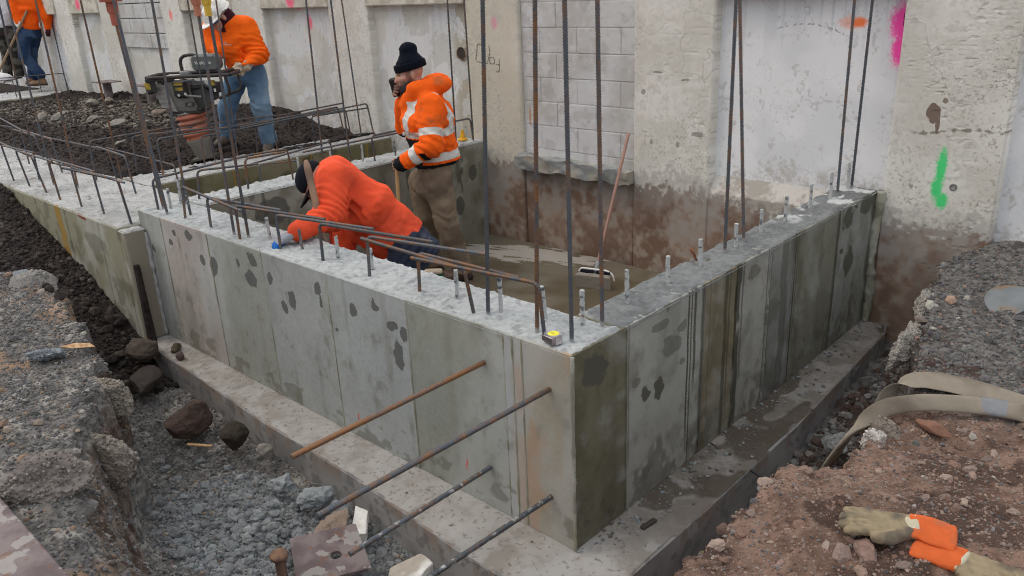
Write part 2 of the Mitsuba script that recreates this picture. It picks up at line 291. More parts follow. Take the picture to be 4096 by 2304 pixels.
def pillar_face(p, n, uv):
    a = fbm(p.x * 3, p.z * 3, 5.0, 4); b = fbm(p.x * 14, p.z * 14, 1.0, 4); g = fbm(p.x * 55, p.z * 55, 3.0, 3)
    c = mix((.60, .585, .535), (.73, .72, .68), smoothstep(.35, .62, .6 * a + .4 * b)); c = mix(c, (.56, .52, .41), smoothstep(-2.6, -3.2, p.x) * smoothstep(-4.2, -3.7, p.x) * .7)
    area = smoothstep(.48, .66, fbm(p.x * 3 + 8, p.z * 2, 9.0, 3)); f_ = fbm(p.x * 120, p.z * 120, 3.0, 2); c = mix(c, (.36, .34, .29), smoothstep(.56, .72, .5 * g + .5 * f_) * (.15 + .75 * area))
    c = mix(c, (.47, .455, .41), smoothstep(.5, .72, .7 * b + .3 * g) * .5)
    c = mix(c, (.20, .18, .15), smoothstep(.018, .008, dr.abs(p.z - 1.26 - .02 * noise(p.x * 8) - .1 * (p.x - .3)) + .02 * (noise(p.x * 60, p.z * 60) - .2)) * smoothstep(.12, .2, p.x) * .8)
    c = mix(c, (.45, .435, .41), wallp(p, .80, .03, .4) * smoothstep(.36, .56, b + .1) * .8)
    c = mix(c, brown(p), wallp(p, .70, .03, .25))
    c = mix(c, (.13, .075, .05), dr.maximum(spray(p, .262, 1.385, .034, .06, 2.8), spray(p, .29, 1.30, .012, .05, 2.4)) * .85 + spray(p, .315, 1.455, .018, .02, 2.6) * .7)
    c = mix(c, (.36, .34, .30), smoothstep(.009, .0, dr.abs(fbm(p.x * 2.6, p.z * 2.4, 11.0, 4) - .5)) * smoothstep(.45, .6, noise(p.x * 3, p.z * 3, 4.0)) * .5)
    gr = dr.maximum(soft(p, .345, 1.06, .028, .11), dr.maximum(soft(p, .335, .94, .03, .07), soft(p, .37, .865, .034, .045))); c = mix(c, (.05, .68, .20), gr * .95)
    c = mix(c, (.80, .10, .36), soft(p, -3.30, 1.895, .035, .045) * .42); c = mix(c, (.95, .22, .22), soft(p, -9.2, 2.01, .05, .06) * .75)
    return mix(c, (.055, .05, .04), spot(p.x, p.z, [(.425, .955, .016, .016), (.19, .93, .011, .012), (-1.78, 1.40, .02, .018), (-1.30, 1.12, .05, .02), (-1.7, 1.03, .012, .018), (-1.47, 1.03, .014, .02), (-1.66, 1.545, .04, .008), (-1.42, 1.50, .035, .01)], 1.8 * (g - .5)) * .55)
def panel_face(p, n, uv):
    a = fbm(p.x * 3, p.z * 3, 5.0, 4); b = fbm(p.x * 14, p.z * 10, 1.0, 4); v = noise(p.x * 40, p.z * .9)
    c = mix((.71, .73, .76), (.80, .815, .84), smoothstep(.35, .62, a)); c = mix(c, (.56, .58, .61), smoothstep(.62, .8, v) * smoothstep(1.3, 2.1, p.z + .8 * (noise(p.x * 9) - .5)) * .6)
    left = smoothstep(-3.4, -3.75, p.x); c = mix(c, (.60, .585, .53), left * (.25 + .6 * smoothstep(.45, .6, a)))
    g = fbm(p.x * 50, p.z * 50, 3.0, 3); pt = smoothstep(.56, .60, fbm(p.x * 3.2 + 5, p.z * 3, 8.0, 4) + .06 * (g - .5)); c = mix(c, (.50, .49, .45), pt * (.05 + .6 * left) * .8)
    pk = smoothstep(-3.95, -3.85, p.x) * left * smoothstep(.47, .5, fbm(p.x * 8, p.z * 6, 2.0, 4) + .12 * dr.abs(p.z - 1.6) - .02); c = mix(c, (.43, .40, .32), pk * .85)
    c = mix(c, (.42, .41, .39), smoothstep(.60, .74, .6 * b + .4 * g) * .5)
    c = mix(c, (.47, .455, .43), wallp(p, .96, .05, .6) * smoothstep(.40, .62, .6 * b + .4 * g) * .7)
    ln = smoothstep(.008, .003, dr.abs(p.z - 1.86 + .9 * dr.square(p.x + .75) - .25 * (p.x + .75))) * smoothstep(-.82, -.75, p.x) * smoothstep(-.28, -.36, p.x); c = mix(c, (.25, .25, .26), ln * .7 * smoothstep(.4, .6, noise(p.x * 80, p.z * 80)))
    c = mix(c, brown(p), wallp(p, .56, .05, .35))
    c = mix(c, (.45, .44, .42), smoothstep(.64, .76, fbm(p.x * 70, p.z * 60, 5.0, 3)) * smoothstep(.42, .62, fbm(p.x * 4, p.z * 4, 7.0, 3)) * .32)
    c = mix(c, (.40, .39, .37), smoothstep(.010, .0, dr.abs(fbm(p.x * 2.3, p.z * 3.1, 11.0, 4) - .5)) * smoothstep(.48, .6, noise(p.x * 2, p.z * 2, 4.0)) * .45)
    org = dr.maximum(soft(p, -.262, 1.885, .052, .030), .45 * soft(p, -.32, 1.885, .06, .034)); c = mix(c, (.95, .24, .09), org)
    pk = dr.maximum(soft(p, .005, 1.88, .072, .11), soft(p, .005, 1.73, .055, .095)); c = mix(c, (.95, .07, .42), pk * .97)
    c = mix(c, (.95, .16, .24), dr.maximum(soft(p, -6.16, 1.90, .045, .07) * .9, soft(p, -6.33, 2.12, .07, .07) * .9))
    return mix(c, (.40, .09, .13), soft(p, -12.9, 1.85, .25, .35) * .5)
def block_face(p, n, uv):
    g = fbm(p.x * 30, p.z * 30, 3.0, 3); a = fbm(p.x * 5, p.z * 5, 1.0, 3); k = cell_rand(dr.floor((p.x + 3.03) / .1), dr.floor(p.z / .2))
    c = mix((.47, .465, .45), (.58, .585, .585), smoothstep(.3, .7, .6 * a + .4 * g)); c = mix(c, (.64, .66, .69), smoothstep(.55, .7, fbm(p.x * 1.7, p.z * 2.1, 7.0, 2)) * .5)
    c = mix(c, (.45, .23, .08), soft(p, -2.96, 1.13, .012, .08) * .8)
    return mix(c, (.36, .35, .34), smoothstep(.58, .74, fbm(p.x * 11, p.z * 11, 4.0, 4)) * .4)
def slab_face(p, n, uv): return brown(p)
def sill_face(p, n, uv):
    g = fbm(p.x * 30, p.y * 30, p.z * 30, 3); c = mix((.40, .375, .34), (.60, .58, .55), smoothstep(.40, .62, .5 * g + .5 * fbm(p.x * 6, p.z * 9, 1.0, 4)))
    return mix(c, brown(p), wallp(p, .66, .03, .2))
def coping_face(p, n, uv):
    a = fbm(p.x * 4, p.z * 6, 5.0, 4); b = fbm(p.x * 16, p.z * 16, 1.0, 3)
    c = mix((.47, .44, .37), (.62, .59, .52), smoothstep(.35, .62, .5 * a + .5 * b)); c = mix(c, (.62, .63, .64), smoothstep(-2, -1.2, p.x))
    c = mix(c, (.95, .13, .25), dr.maximum(soft(p, -6.33, 2.12, .07, .06), soft(p, -12.2, 2.19, .08, .08)) * .9)
    return mix(c, (.34, .31, .26), smoothstep(.54, .72, fbm(p.x * 9, p.z * 12, 2.0, 4)) * .6)
def floor_col(p, n, uv):
    a = fbm(p.x * 3, p.y * 3, 1.0, 4); b = fbm(p.x * 4, p.y * 16, 4.0, 4)
    c = mix((.098, .08, .052), (.155, .14, .105), smoothstep(.3, .66, a))
    return mix(c, (.42, .40, .37), dry_mask(p) * .95)
def dry_mask(p):
    b = fbm(p.x * 5 + p.y * 2, p.y * 24 - p.x * 6, 4.0, 4)
    q = dr.square((p.x + 2.75) / .62) + dr.square((p.y - 2.84 - .28 * (p.x + 2.75)) / .2); return smoothstep(1.15, .85, q + 3.0 * (b - .5)) * .8
def floor_rough(p, n, uv): return .20 + .4 * dry_mask(p) + .2 * smoothstep(.4, .6, fbm(p.x * 8, p.y * 8, 1.0, 3))
def wood_col(p, n, uv):
    g = fbm(p.x * 60, p.y * 60, p.z * 4, 3); return mix((.34, .19, .09), (.52, .34, .18), smoothstep(.3, .7, g))
def plate_col(p, n, uv):
    a = fbm(p.x * 12, p.y * 12, p.z * 12, 4); b = fbm(p.x * 5, p.y * 5, 3.0, 3)
    c = mix((.115, .085, .09), (.20, .165, .165), smoothstep(.35, .65, a)); c = mix(c, (.33, .315, .30), smoothstep(.62, .66, fbm(p.x * 16, p.y * 16, 3.0, 4)) * .7)
    return mix(c, (.17, .085, .05), smoothstep(.64, .72, fbm(p.x * 30, p.y * 30, 8.0, 3)) * .6)
def soil_col(p, n, uv):
    a = fbm(p.x * 2.2, p.y * 2.2, p.z * 2, 4); g = fbm(p.x * 35, p.y * 35, p.z * 35, 3); m = fbm(p.x * 9, p.y * 9, p.z * 9, 3)
    blk = mix((.017, .0135, .013), (.042, .034, .032), smoothstep(.3, .7, .5 * g + .5 * m)); gry = mix((.070, .067, .064), (.165, .158, .152), smoothstep(.3, .7, g))
    red = mix((.11, .068, .050), (.235, .155, .122), smoothstep(.3, .7, .5 * g + .5 * m)); pale = mix((.20, .18, .16), (.36, .34, .31), smoothstep(.3, .7, g))
    right = smoothstep(.16, .24, p.x)
    c = mix(gry, red, right * smoothstep(1.15, .85, p.y + .4 * (a - .5))); c = mix(c, pale, (1 - right) * smoothstep(.52, .62, m) * .6)
    c = mix(c, (.30, .19, .12), (1 - right) * smoothstep(.56, .64, fbm(p.x * 3 + 4, p.y * 3, 3.0, 3)) * smoothstep(.4, .5, p.z) * .7)
    cut = smoothstep(.50, .46, p.z + .08 * (m - .5)) * smoothstep(.04, .10, p.z + .1 * (a - .5)) * (1 - right); c = mix(c, mix((.055, .033, .024), (.17, .14, .115), smoothstep(.35, .7, .6 * m + .4 * g)), cut * .9 * smoothstep(-3.9, -3.4, p.x) * smoothstep(-.55, -.62, p.y))
    c = mix(c, (.055, .035, .028), right * smoothstep(.55, .63, fbm(p.x * 4, p.y * 5, 6.0, 4)) * .85)
    gb = (1 - right) * smoothstep(1.2, .8, dr.square((p.x + 1.15) / .85) + dr.square((p.y + .68) / .42) + 1.2 * (m - .5)); c = mix(c, mix((.15, .165, .175), (.30, .32, .335), smoothstep(.3, .7, .6 * g + .4 * m)), gb * .8)
    bl = dr.maximum(smoothstep(-3.15, -3.45, p.x + .35 * (a - .5)) * smoothstep(-.74, -.66, p.y + .05 * (m - .5)), smoothstep(.3, .5, p.y) * smoothstep(-3.5, -3.7, p.x))
    c = mix(c, blk, bl)
    gp = smoothstep(1.2, .7, dr.square((p.x + 10.3) / 2.3) + dr.square((p.y - 2.1) / .75) + 1.1 * (m - .5)); return mix(c, mix((.07, .062, .052), (.19, .17, .145), smoothstep(.3, .7, g)), gp)
for nm, f, r, bf, sc in (('front_concrete', front_face, .72, bump_form, .004), ('right_concrete', right_face, .6, bump_form, .004), ('inner_concrete', inner_face, .7, bump_form, .004), ('second_concrete', c2_face, .75, bump_form, .004), ('beam_concrete', beam_face, .8, bump_form, .005),
                         ('dry_mortar', dry_top, .95, bump_rough, .004), ('beam_mortar', beam_top, .95, bump_rough, .005), ('footing_top', footing_top, .9, bump_rough, .004), ('footing_side', footing_side, .85, bump_form, .005),
                         ('pillar_concrete', pillar_face, .95, bump_pit, .004), ('panel_paint', panel_face, .9, bump_rough, .0016), ('block_concrete', block_face, .95, bump_rough, .003), ('stained_slab', slab_face, .95, bump_rough, .005), ('sill_concrete', sill_face, .95, bump_rough, .006), ('coping_concrete', coping_face, .95, bump_rough, .005),
                         ('wood', wood_col, .6, None, 0), ('old_plate', plate_col, .6, bump_rough, .001), ('soil', soil_col, .95, bump_rough, .008)):
    mat(nm, proc(f), r, bump=proc(bf, 2e-3) if bf else None, scale=sc, spec=.3)
mat('wet_mortar', proc(wet_top), proc(wet_rough), bump=proc(bump_rough, 2e-3), scale=.004)
mat('wet_floor', proc(floor_col), proc(floor_rough), bump=proc(bump_form, 2e-3), scale=.002)
# ------------------------------------------------------------------ the ground
def poly_y(x, pts):
    pts = np.asarray(pts, float); return np.interp(x, pts[:, 0], pts[:, 1])
MOUND = [(-12, -.9), (-6.5, -.95), (-4.4, -.92), (-3.9, -.76), (-3.6, -.70), (-2.94, -.76), (-2.33, -.84), (-1.9, -1.0), (-1.70, -1.12), (-1.45, -1.22), (-1.1, -1.35), (-.5, -1.45), (.3, -1.5), (1.2, -1.55), (2, -1.6)]
BANK = [(-1.7, .76), (-.6, .75), (-.2, .735), (.2, .725), (.30, .79), (.38, .88), (.6, .88), (.8, .85), (1.1, .87), (1.4, .79), (1.8, .67), (2.3, .55), (2.75, .52), (3.2, .54)]
def height(x, y):
    P = np.stack([x, y, 0 * x], -1); n1 = nz(P, 1.3, 4, 3) - .5; n2 = nz(P, 7, 4, 5) - .5; n3 = nz(P, 26, 3, 6) - .5
    floor = np.interp(x, [-9, -6.6, -5.9, -5.2, -4.5, -3.9, -3.4, -2, 0, 2], [.84, .82, .77, .56, .33, .08, -.17, -.19, -.22, -.22])
    floor = floor + .05 * n1 + .06 * n2 + .03 * n3 + np.clip(-(y + .45), 0, 1) * .35 * np.clip((x + 2.2) / 1.2, 0, 1) + .10 * np.exp(-((x + 1.35) ** 2 / .12 + (y + .62) ** 2 / .04))
    floor = np.where(y > -.16, np.minimum(floor, .3), floor)
    w = np.interp(x, [-4, -1.8, -1.2, -.4], [.07, .10, .28, .5])
    s = (poly_y(x, MOUND) - y) + .16 * n2 + .08 * n1
    top = .575 + .06 * n1 + .05 * n2 + .022 * n3 + .05 * np.clip(-x - 2.6, 0, 1)
    k = np.clip(s / w + .5, 0, 1); k = k * k * (3 - 2 * k); h = floor + (np.maximum(top, floor) - floor) * k
    tr = -.21 + .07 * n1 + .08 * n2 + .03 * n3 + .10 * np.clip(y - 1.2, 0, 1) * (1 + n2)
    sr = x - poly_y(y, BANK) + .10 * n2 + .04 * n3
    tb = .585 + .06 * n1 + .075 * n2 + .035 * n3 + .06 * np.exp(-((y - .15) ** 2 / .12)) - .05 * np.exp(-((y - .75) ** 2 / .03 + (x - 1.2) ** 2 / .2)) - .07 * np.exp(-((y - .36) ** 2 / .015 + (x - .84) ** 2 / .02)) + .11 * np.clip((y - 2.3) / .5, 0, 1) * np.clip((x - .6) / .4, 0, 1.6)
    kr = np.clip(sr / .07 + .5, 0, 1); kr = kr * kr * (3 - 2 * kr); hr = tr + (tb - tr) * kr
    h = np.where((x > .02) & (y > -.75), hr, h); bl = np.clip((y + .75) / .25, 0, 1) * np.clip((x - .0) / .1, 0, 1)
    back = .80 + .10 * n1 + .07 * n2 + .02 * n3 + .16 * np.exp(-(3.05 - y) ** 2 / .10) * np.clip((-x - 6.0) / .8, .0, 1) * (.75 + 1.2 * n1) - .07 * np.exp(-(x + 5.42) ** 2 / .012)
    back = np.where((x < -13.2) & (y > 2.0), np.minimum(back, .77), back)
    inside = (y > .3) & (x < -5.1); h = np.where(inside, back, h)
    rec = (y > .05) & (y <= .56) & (x < -3.6); h = np.where(rec & ~inside, .2, h); h = np.where((y > -.14) & (y <= .5) & (x < -3.6), .55, h)
    room = (x > -5.1) & (x < .02) & (y > -.1); return np.where(room, -.3, h)
gx = np.r_[np.linspace(-60, -17, 12)[:-1], np.arange(-17, -7, .05), np.arange(-7, -4.4, .02), np.arange(-4.4, 1.75, .0095), np.arange(1.75, 3, .05), np.linspace(3, 40, 12)]
gy = np.r_[np.linspace(-45, -3, 10)[:-1], np.arange(-3, -1.8, .05), np.arange(-1.8, 1.6, .0095), np.arange(1.6, 3.3, .016)]
GX, GY = np.meshgrid(gx, gy, indexing='ij'); GZ = height(GX, GY)
jit = .0025 * (np.stack([nz(np.stack([GX, GY, GZ], -1), 40, 2, s) for s in (1, 2)], -1) - .5)
V = np.stack([GX + jit[..., 0], GY + jit[..., 1], GZ], -1).reshape(-1, 3); nx, ny = GX.shape
i = (np.arange(nx - 1)[:, None] * ny + np.arange(ny - 1)[None]).ravel()
ground = trimesh.Trimesh(V, np.vstack([np.stack([i, i + ny, i + ny + 1], 1), np.stack([i, i + ny + 1, i + 1], 1)]), process=False)
fc = ground.triangles_center; keep = ~((fc[:, 0] > -4.75) & (fc[:, 0] < -.06) & (fc[:, 1] > .1))
k = obj('ground', submesh(ground, keep), 'soil', smooth=True, label='excavated ground of black soil, grey gravel and reddish rubble round the foundation', kind='structure')

# ------------------------------------------------------------------ the foundation
def crust(x0, x1, y0, y1, z, amp, seed, step=.011, edge=.02):
    """A rough trowelled top: a fine sheet over the wall, with ragged edges that just overhang nothing."""
    X, Y = np.meshgrid(np.linspace(x0, x1, int((x1 - x0) / step) + 2), np.linspace(y0, y1, int((y1 - y0) / step) + 2), indexing='ij')
    P = np.stack([X, Y, 0 * X], -1); e = np.minimum(np.minimum(X - x0, x1 - X), np.minimum(Y - y0, y1 - Y))
    Z = z + .002 + amp * (nz(P, 16, 3, seed) - .5) + amp * .9 * (nz(P, 60, 2, seed + 2) - .5) + .7 * amp * np.maximum(nz(P, 34, 2, seed + 3) - .55, 0) / .2
    Z = np.where(e < 1e-6, z - .012, Z - np.clip(1 - e / edge, 0, 1) * amp * (.2 + nz(P, 20, 2, seed + 4)))
    a, b = X.shape; i = (np.arange(a - 1)[:, None] * b + np.arange(b - 1)[None]).ravel()
    return trimesh.Trimesh(np.stack([X, Y, Z], -1).reshape(-1, 3), np.vstack([np.stack([i, i + b, i + b + 1], 1), np.stack([i, i + b + 1, i + 1], 1)]), process=False)
def fin(axis, at, u, z0, z1, seed, w=.0045, out=.006):
    """A raised seam of cement left by a form joint."""
    z = np.linspace(z0, z1, 60); g = np.random.default_rng(seed); r = w * (.55 + .9 * nz(np.stack([z * 0, z, z * 0 + seed], 1), 30, 3, seed))
    P = np.stack([np.full(60, u), np.full(60, at), z], 1) if axis == 'y' else np.stack([np.full(60, at), np.full(60, u), z], 1)
    return tube(P, r, 6)
W1 = thing('foundation_wall', 'long front concrete foundation wall with upright form joints and dark mortar patches', 'wall')
obj('core', box(-3.735, -.012, .0045, .318, -.02, .882), 'front_concrete', W1)
cuts = [-3.735] + CF + [-.004]
for a, b in zip(cuts[:-1], cuts[1:]):
    off = RNG.uniform(-.0015, .0015)
    obj('form_panel', box(a + .0008, b - .0008, off, .016, 0, .884, .0015), 'front_concrete', W1)
for q, u in enumerate(CF): obj('joint_ridge', fin('y', .001, u, .01, .876, q), 'beam_concrete', W1, smooth=True)
k = obj('top_crust', crust(-3.745, -.0, 0, .325, .885, .011, 1), 'dry_mortar', W1, smooth=True); sub(k, 'pale rough dry mortar on top of the front wall')
W2 = thing('foundation_wall', 'right-hand concrete foundation wall, olive stained with dark wet drips, running back to the tall wall', 'wall')
obj('core', box(-.238, -.0045, .322, 3.07, -.02, .882), 'right_concrete', W2)
cuts = [.001] + CR + [3.065]
for a, b in zip(cuts[:-1], cuts[1:]): obj('form_panel', box(-.016, RNG.uniform(-.0015, .0015), a + .0008, b - .0008, 0, .884, .0015), 'right_concrete', W2)
for q, u in enumerate(CR): obj('joint_ridge', fin('x', .001, u, .01, .876, q + 20), 'right_concrete', W2, smooth=True)
obj('corner_ridge', fin('y', 0, -.001, 0, .88, 40, .007), 'beam_concrete', W2, smooth=True)
k = obj('top_crust', crust(-.245, .003, .327, 3.075, .884, .012, 9), 'wet_mortar', W2, smooth=True); sub(k, 'dark wet mortar on top of the right wall')
zz = np.linspace(0.0, .88, 70); ms = [tube(np.stack([.015 + .01 * np.sin(zz * 9), np.full(70, 3.06), zz], 1), .028 * (.6 + .9 * nz(np.stack([zz, zz * 0, zz * 0], 1), 18, 3, 3)), 9)]
k = obj('grout_squeeze', ms[0], 'beam_concrete', W2, smooth=True); sub(k, 'pale lumpy grout where the right wall meets the tall wall')
W3 = thing('cross_wall', 'nearer concrete cross wall closing the left side of the room where the two men work', 'wall')
obj('core', box(-3.775, -3.482, .33, 3.07, -.02, .882, .004), 'inner_concrete', W3)
obj('top_crust', crust(-3.78, -3.478, .328, 3.072, .885, .011, 14), 'dry_mortar', W3, smooth=True)
for q, u in enumerate((.72, 1.33, 1.94, 2.55)): obj('joint_ridge', fin('x', -3.481, u, .01, .876, q + 30), 'inner_concrete', W3, smooth=True)
W4 = thing('cross_wall', 'farther and wider concrete cross wall, olive faced, beside the black soil', 'wall')
obj('core', box(-5.33, -4.822, .556, 3.07, -.02, .792, .004), 'second_concrete', W4)
obj('top_crust', crust(-5.335, -4.82, .552, 3.072, .795, .012, 15, .014), 'beam_mortar', W4, smooth=True)
for q, u in enumerate((1.3, 1.42, 2.1, 2.75)): obj('joint_ridge', fin('x', -4.82, u, .01, .786, q + 50, .007), 'beam_concrete', W4, smooth=True)
W5 = thing('grade_beam', 'wide pale concrete grade beam with rows of hooked bars running off to the left', 'wall')
obj('core', box(-16, -3.74, -.15, .55, -.02, .792, .006), 'beam_concrete', W5)
obj('end_block', box(-3.74, -3.64, -.15, -.012, -.0, .78, .008), 'beam_concrete', W5)
for q, u in enumerate((-4.69, -4.08, -5.3, -5.9)): obj('joint_ridge', fin('y', -.149, u, .01, .785, q + 60, .007), 'beam_concrete', W5, smooth=True)
obj('top_crust', crust(-10, -3.742, -.152, .552, .795, .010, 16, .016), 'beam_mortar', W5, smooth=True)
obj('top_crust', crust(-3.746, -3.638, -.152, -.008, .783, .008, 17, .012), 'beam_mortar', W5, smooth=True)
k = obj('top_crust', crust(-4.83, -3.782, .328, .56, .80, .008, 18, .014), 'beam_mortar', W5, smooth=True)
cm = tube(np.stack([np.full(50, -3.642) + .006 * np.sin(np.arange(50)), np.full(50, -.012), np.linspace(.01, .75, 50)], 1), .014 * (.5 + nz(np.stack([np.arange(50) * .3] * 3, 1), 1, 2, 4)), 7); obj('corner_mortar', cm, 'vc_rough', W5, smooth=True, color=tint(cm, (.36, .365, .36), .2, 50))
W6 = thing('cross_wall', 'farthest low concrete strip by the stepping man in blue jeans', 'wall')
obj('core', box(-14.6, -13.3, .56, 3.07, .3, .80, .01), 'beam_concrete', W6); obj('top_crust', crust(-14.6, -13.3, .57, 3.07, .803, .012, 19, .04), 'beam_mortar', W6, smooth=True)
F0 = thing('footing', 'pale concrete footing ledge wrapping round the foot of the foundation walls', 'footing')
def ledge(poly, z0, z1, name, m):
    import shapely
    g = trimesh.creation.extrude_polygon(shapely.Polygon(poly), z1 - z0, engine='earcut'); g.apply_translation([0, 0, z0]); obj(name, g, m, F0)
ledge([(-3.83, .0), (-3.83, -.165), (-2.9, -.20), (-2.0, -.247), (-1.16, -.258), (-.3, -.315), (.05, -.30), (.20, -.23), (.258, -.08), (.268, .6), (.262, 1.5), (.19, 2.95), (.15, 3.075), (-.005, 3.075), (-.005, -.003), (-.5, -.003)], -.45, -.006, 'base', 'footing_side')
def ftop():
    X, Y = np.meshgrid(np.arange(-3.83, .275, .012), np.arange(-.32, 3.08, .012), indexing='ij')
    import shapely
    pg = shapely.Polygon([(-3.828, .01), (-3.828, -.163), (-2.9, -.198), (-2.0, -.245), (-1.16, -.256), (-.3, -.313), (.05, -.298), (.198, -.228), (.256, -.08), (.266, .6), (.26, 1.5), (.188, 2.95), (.148, 3.074), (-.02, 3.074), (-.02, .01)])
    ok = shapely.contains_xy(pg, X, Y); P = np.stack([X, Y, 0 * X], -1); Z = -.002 + .006 * (nz(P, 9, 3, 3) - .5) + .004 * (nz(P, 45, 2, 4) - .5)
    a, b = X.shape; q = ok[:-1, :-1] & ok[1:, :-1] & ok[:-1, 1:] & ok[1:, 1:]; i = (np.arange(a - 1)[:, None] * b + np.arange(b - 1)[None])[q]
    return trimesh.Trimesh(np.stack([X, Y, Z], -1).reshape(-1, 3), np.vstack([np.stack([i, i + b, i + b + 1], 1), np.stack([i, i + b + 1, i + 1], 1)]), process=False)
obj('top_surface', ftop(), 'footing_top', F0, smooth=True)
scene['floor_slab'] = ply(box(-3.481, -.24, .316, 3.09, -.25, -.004), 'wet_floor')
labels['floor_slab'] = {'label': 'wet brown concrete floor slab inside the foundation walls, pale where dry', 'kind': 'structure'}
scene['trench_floor'] = ply(box(-4.82, -3.775, .55, 3.07, -.25, -.05), 'second_concrete'); labels['trench_floor'] = {'label': 'dark bottom of the gap between the two cross walls', 'kind': 'structure'}

# ------------------------------------------------------------------ the tall wall behind
RW = thing('retaining_wall', 'tall weathered white concrete wall with piers, recessed panels and block infill', 'wall')
obj('backing', box(-60, 3.2, 3.22, 3.6, -.4, 2.9), 'panel_paint', RW)
PIL = [(-13.23, -12.6), (-11.49, -10.89), (-9.45, -8.89), (-7.62, -6.95), (-5.68, -5.03), (-3.67, -3.03), (-1.865, -1.2), (.03, .66), (1.9, 2.55)]
for q, (a, b) in enumerate(PIL):
    m = box(a, b, 3.08, 3.23, -.4, 2.9, .012); obj('pier', m, 'pillar_concrete', RW)
for q, (l, r) in enumerate(zip(PIL[:-1], PIL[1:])):
    a, b = l[1], r[0]
    if q == 5: continue
    obj('panel', box(a - .004, b + .004, 3.165, 3.225, -.4 if q > 5 else .2, 2.12), 'panel_paint', RW)
    if q != 1: obj('lintel', box(a - .01, b + .01, 3.06, 3.225, 2.055, 2.9, .01), 'coping_concrete', RW)
k = obj('sloped_sill', trimesh.convex.convex_hull([(x, y, z) for x in (-1.199, .029) for y, z in ((3.09, .70), (3.166, .82), (3.166, -.4), (3.09, -.4))]), 'sill_concrete', RW)
obj('panel', box(-18, -13.225, 3.165, 3.225, .2, 2.12), 'panel_paint', RW); obj('lintel', box(-18, -13.22, 3.06, 3.225, 2.055, 2.9, .01), 'coping_concrete', RW)
obj('panel', box(.66, 1.9, 3.165, 3.226, -.4, 2.12), 'panel_paint', RW)
obj('mortar_bed', box(-3.035, -1.86, 3.1275, 3.22, .70, 2.9), 'block_concrete', RW)
zs = [.862, 1.062, 1.258, 1.457, 1.657, 1.854, 2.051, 2.25, 2.45]; odd = [-3.03, -2.832, -2.443, -2.013, -1.865]; even = [-3.03, -2.655, -2.250, -1.865]
for r, z in enumerate([.70] + zs):
    xs = even if r % 2 else odd
    xs = (odd if r % 2 == 1 else even) if False else (even if r % 2 == 0 else odd)
    top = ([.70] + zs + [2.65])[r + 1]
    for a, b in zip(xs[:-1], xs[1:]): obj('block', box(a + .004, b - .004, 3.1215 + RNG.uniform(-.002, .002), 3.2, z + .004, top - .004, .003), 'block_concrete', RW)
for r in range(7):
    z = 1.57 + .2 * r
    xs = [-10.885, -10.6, -10.2, -9.8, -9.455] if r % 2 else [-10.885, -10.4, -10.0, -9.6, -9.455]
    for a, b in zip(xs[:-1], xs[1:]): obj('block', box(a + .006, b - .006, 3.12 + RNG.uniform(-.003, .003), 3.2, z + .006, z + .194, .004), 'block_concrete', RW)
def rough_bar(x0, x1, y0, y1, z0, z1, seed, n=70, amp=.03):
    m = trimesh.creation.box(extents=[1, 1, 1]); m = m.subdivide_to_size(.12); v = np.array(m.vertices) + .5
    v = v * [x1 - x0, y1 - y0, z1 - z0] + [x0, y0, z0]; m = trimesh.Trimesh(v, m.faces).subdivide_to_size(.03)
    v = np.array(m.vertices); d = np.stack([nz(v, 9, 3, seed + s) - .5 for s in range(3)], 1); v += d * [amp * .4, amp, amp * 1.3]; return trimesh.Trimesh(v, m.faces, process=False)
lg = rough_bar(-3.06, -1.858, 2.99, 3.14, .69, .80, 4, amp=.055); k = obj('ledge', lg, 'vc_rough', RW, smooth=True, color=tint(lg, (.235, .25, .25), .3, 25, (.34, .32, .28), 7)); sub(k, 'broken grey ledge under the block infill')
obj('base_slab', box(-3.025, -1.877, 3.105, 3.2, -.4, .70, .006), 'stained_slab', RW)
pp = lathe([(.052, 0), (.052, -.11), (.060, -.11), (.064, .014), (.058, .02), (.052, 0)], (-3.80, 3.165, 1.627), (0, -1, 0)); V = np.array(pp.vertices)
k = obj('pipe_sleeve', pp, 'vc_rough', RW, smooth=40, color=None) if False else obj('pipe_sleeve', pp, 'vc_rough', RW, smooth=True, color=tint(pp, (.22, .14, .10), .3, 60, (.42, .38, .34), 30)); sub(k, 'rusty round pipe sleeve through a wall panel')
dk = trimesh.creation.cylinder(.052, .006, sections=24); dk.apply_transform(trimesh.geometry.align_vectors([0, 0, 1], [0, 1, 0])); dk.apply_translation((-3.80, 3.158, 1.627)); obj('pipe_hole_shade', dk, 'vc_rough', RW, color=tint(dk, (.06, .05, .045)))  # dark disc: shade inside the round hole put into its colour
rg = trimesh.creation.torus(.017, .005); rg.apply_transform(trimesh.geometry.align_vectors([0, 0, 1], [0, 1, 0])); rg.apply_translation((.425, 3.079, .955)); obj('anchor_ring', rg, 'vc_metal', RW, smooth=True, color=tint(rg, (.2, .2, .2)))
SCR = [[(-3.46,1.718),(-3.515,1.721),(-3.527,1.649),(-3.545,1.586)],[(-3.538,1.572),(-3.47,1.565)],[(-3.392,1.634),(-3.389,1.599),(-3.402,1.558),(-3.415,1.556)],[(-3.374,1.712),(-3.369,1.637),(-3.373,1.557),(-3.323,1.557),(-3.315,1.581),(-3.319,1.607),(-3.369,1.611)],[(-3.302,1.555),(-3.265,1.551)],[(-3.259,1.594),(-3.262,1.499),(-3.278,1.491),(-3.302,1.494)]]
ms = [tube(resample([(x, 3.0785, z) for x, z in s], .01)[0], .0028, 5) for s in SCR]; m = cat(ms); k = obj('pencil_writing', m, 'vc_rough', RW, color=tint(m, (.12, .11, .09))); sub(k, 'scrawled dark lettering on the pier')
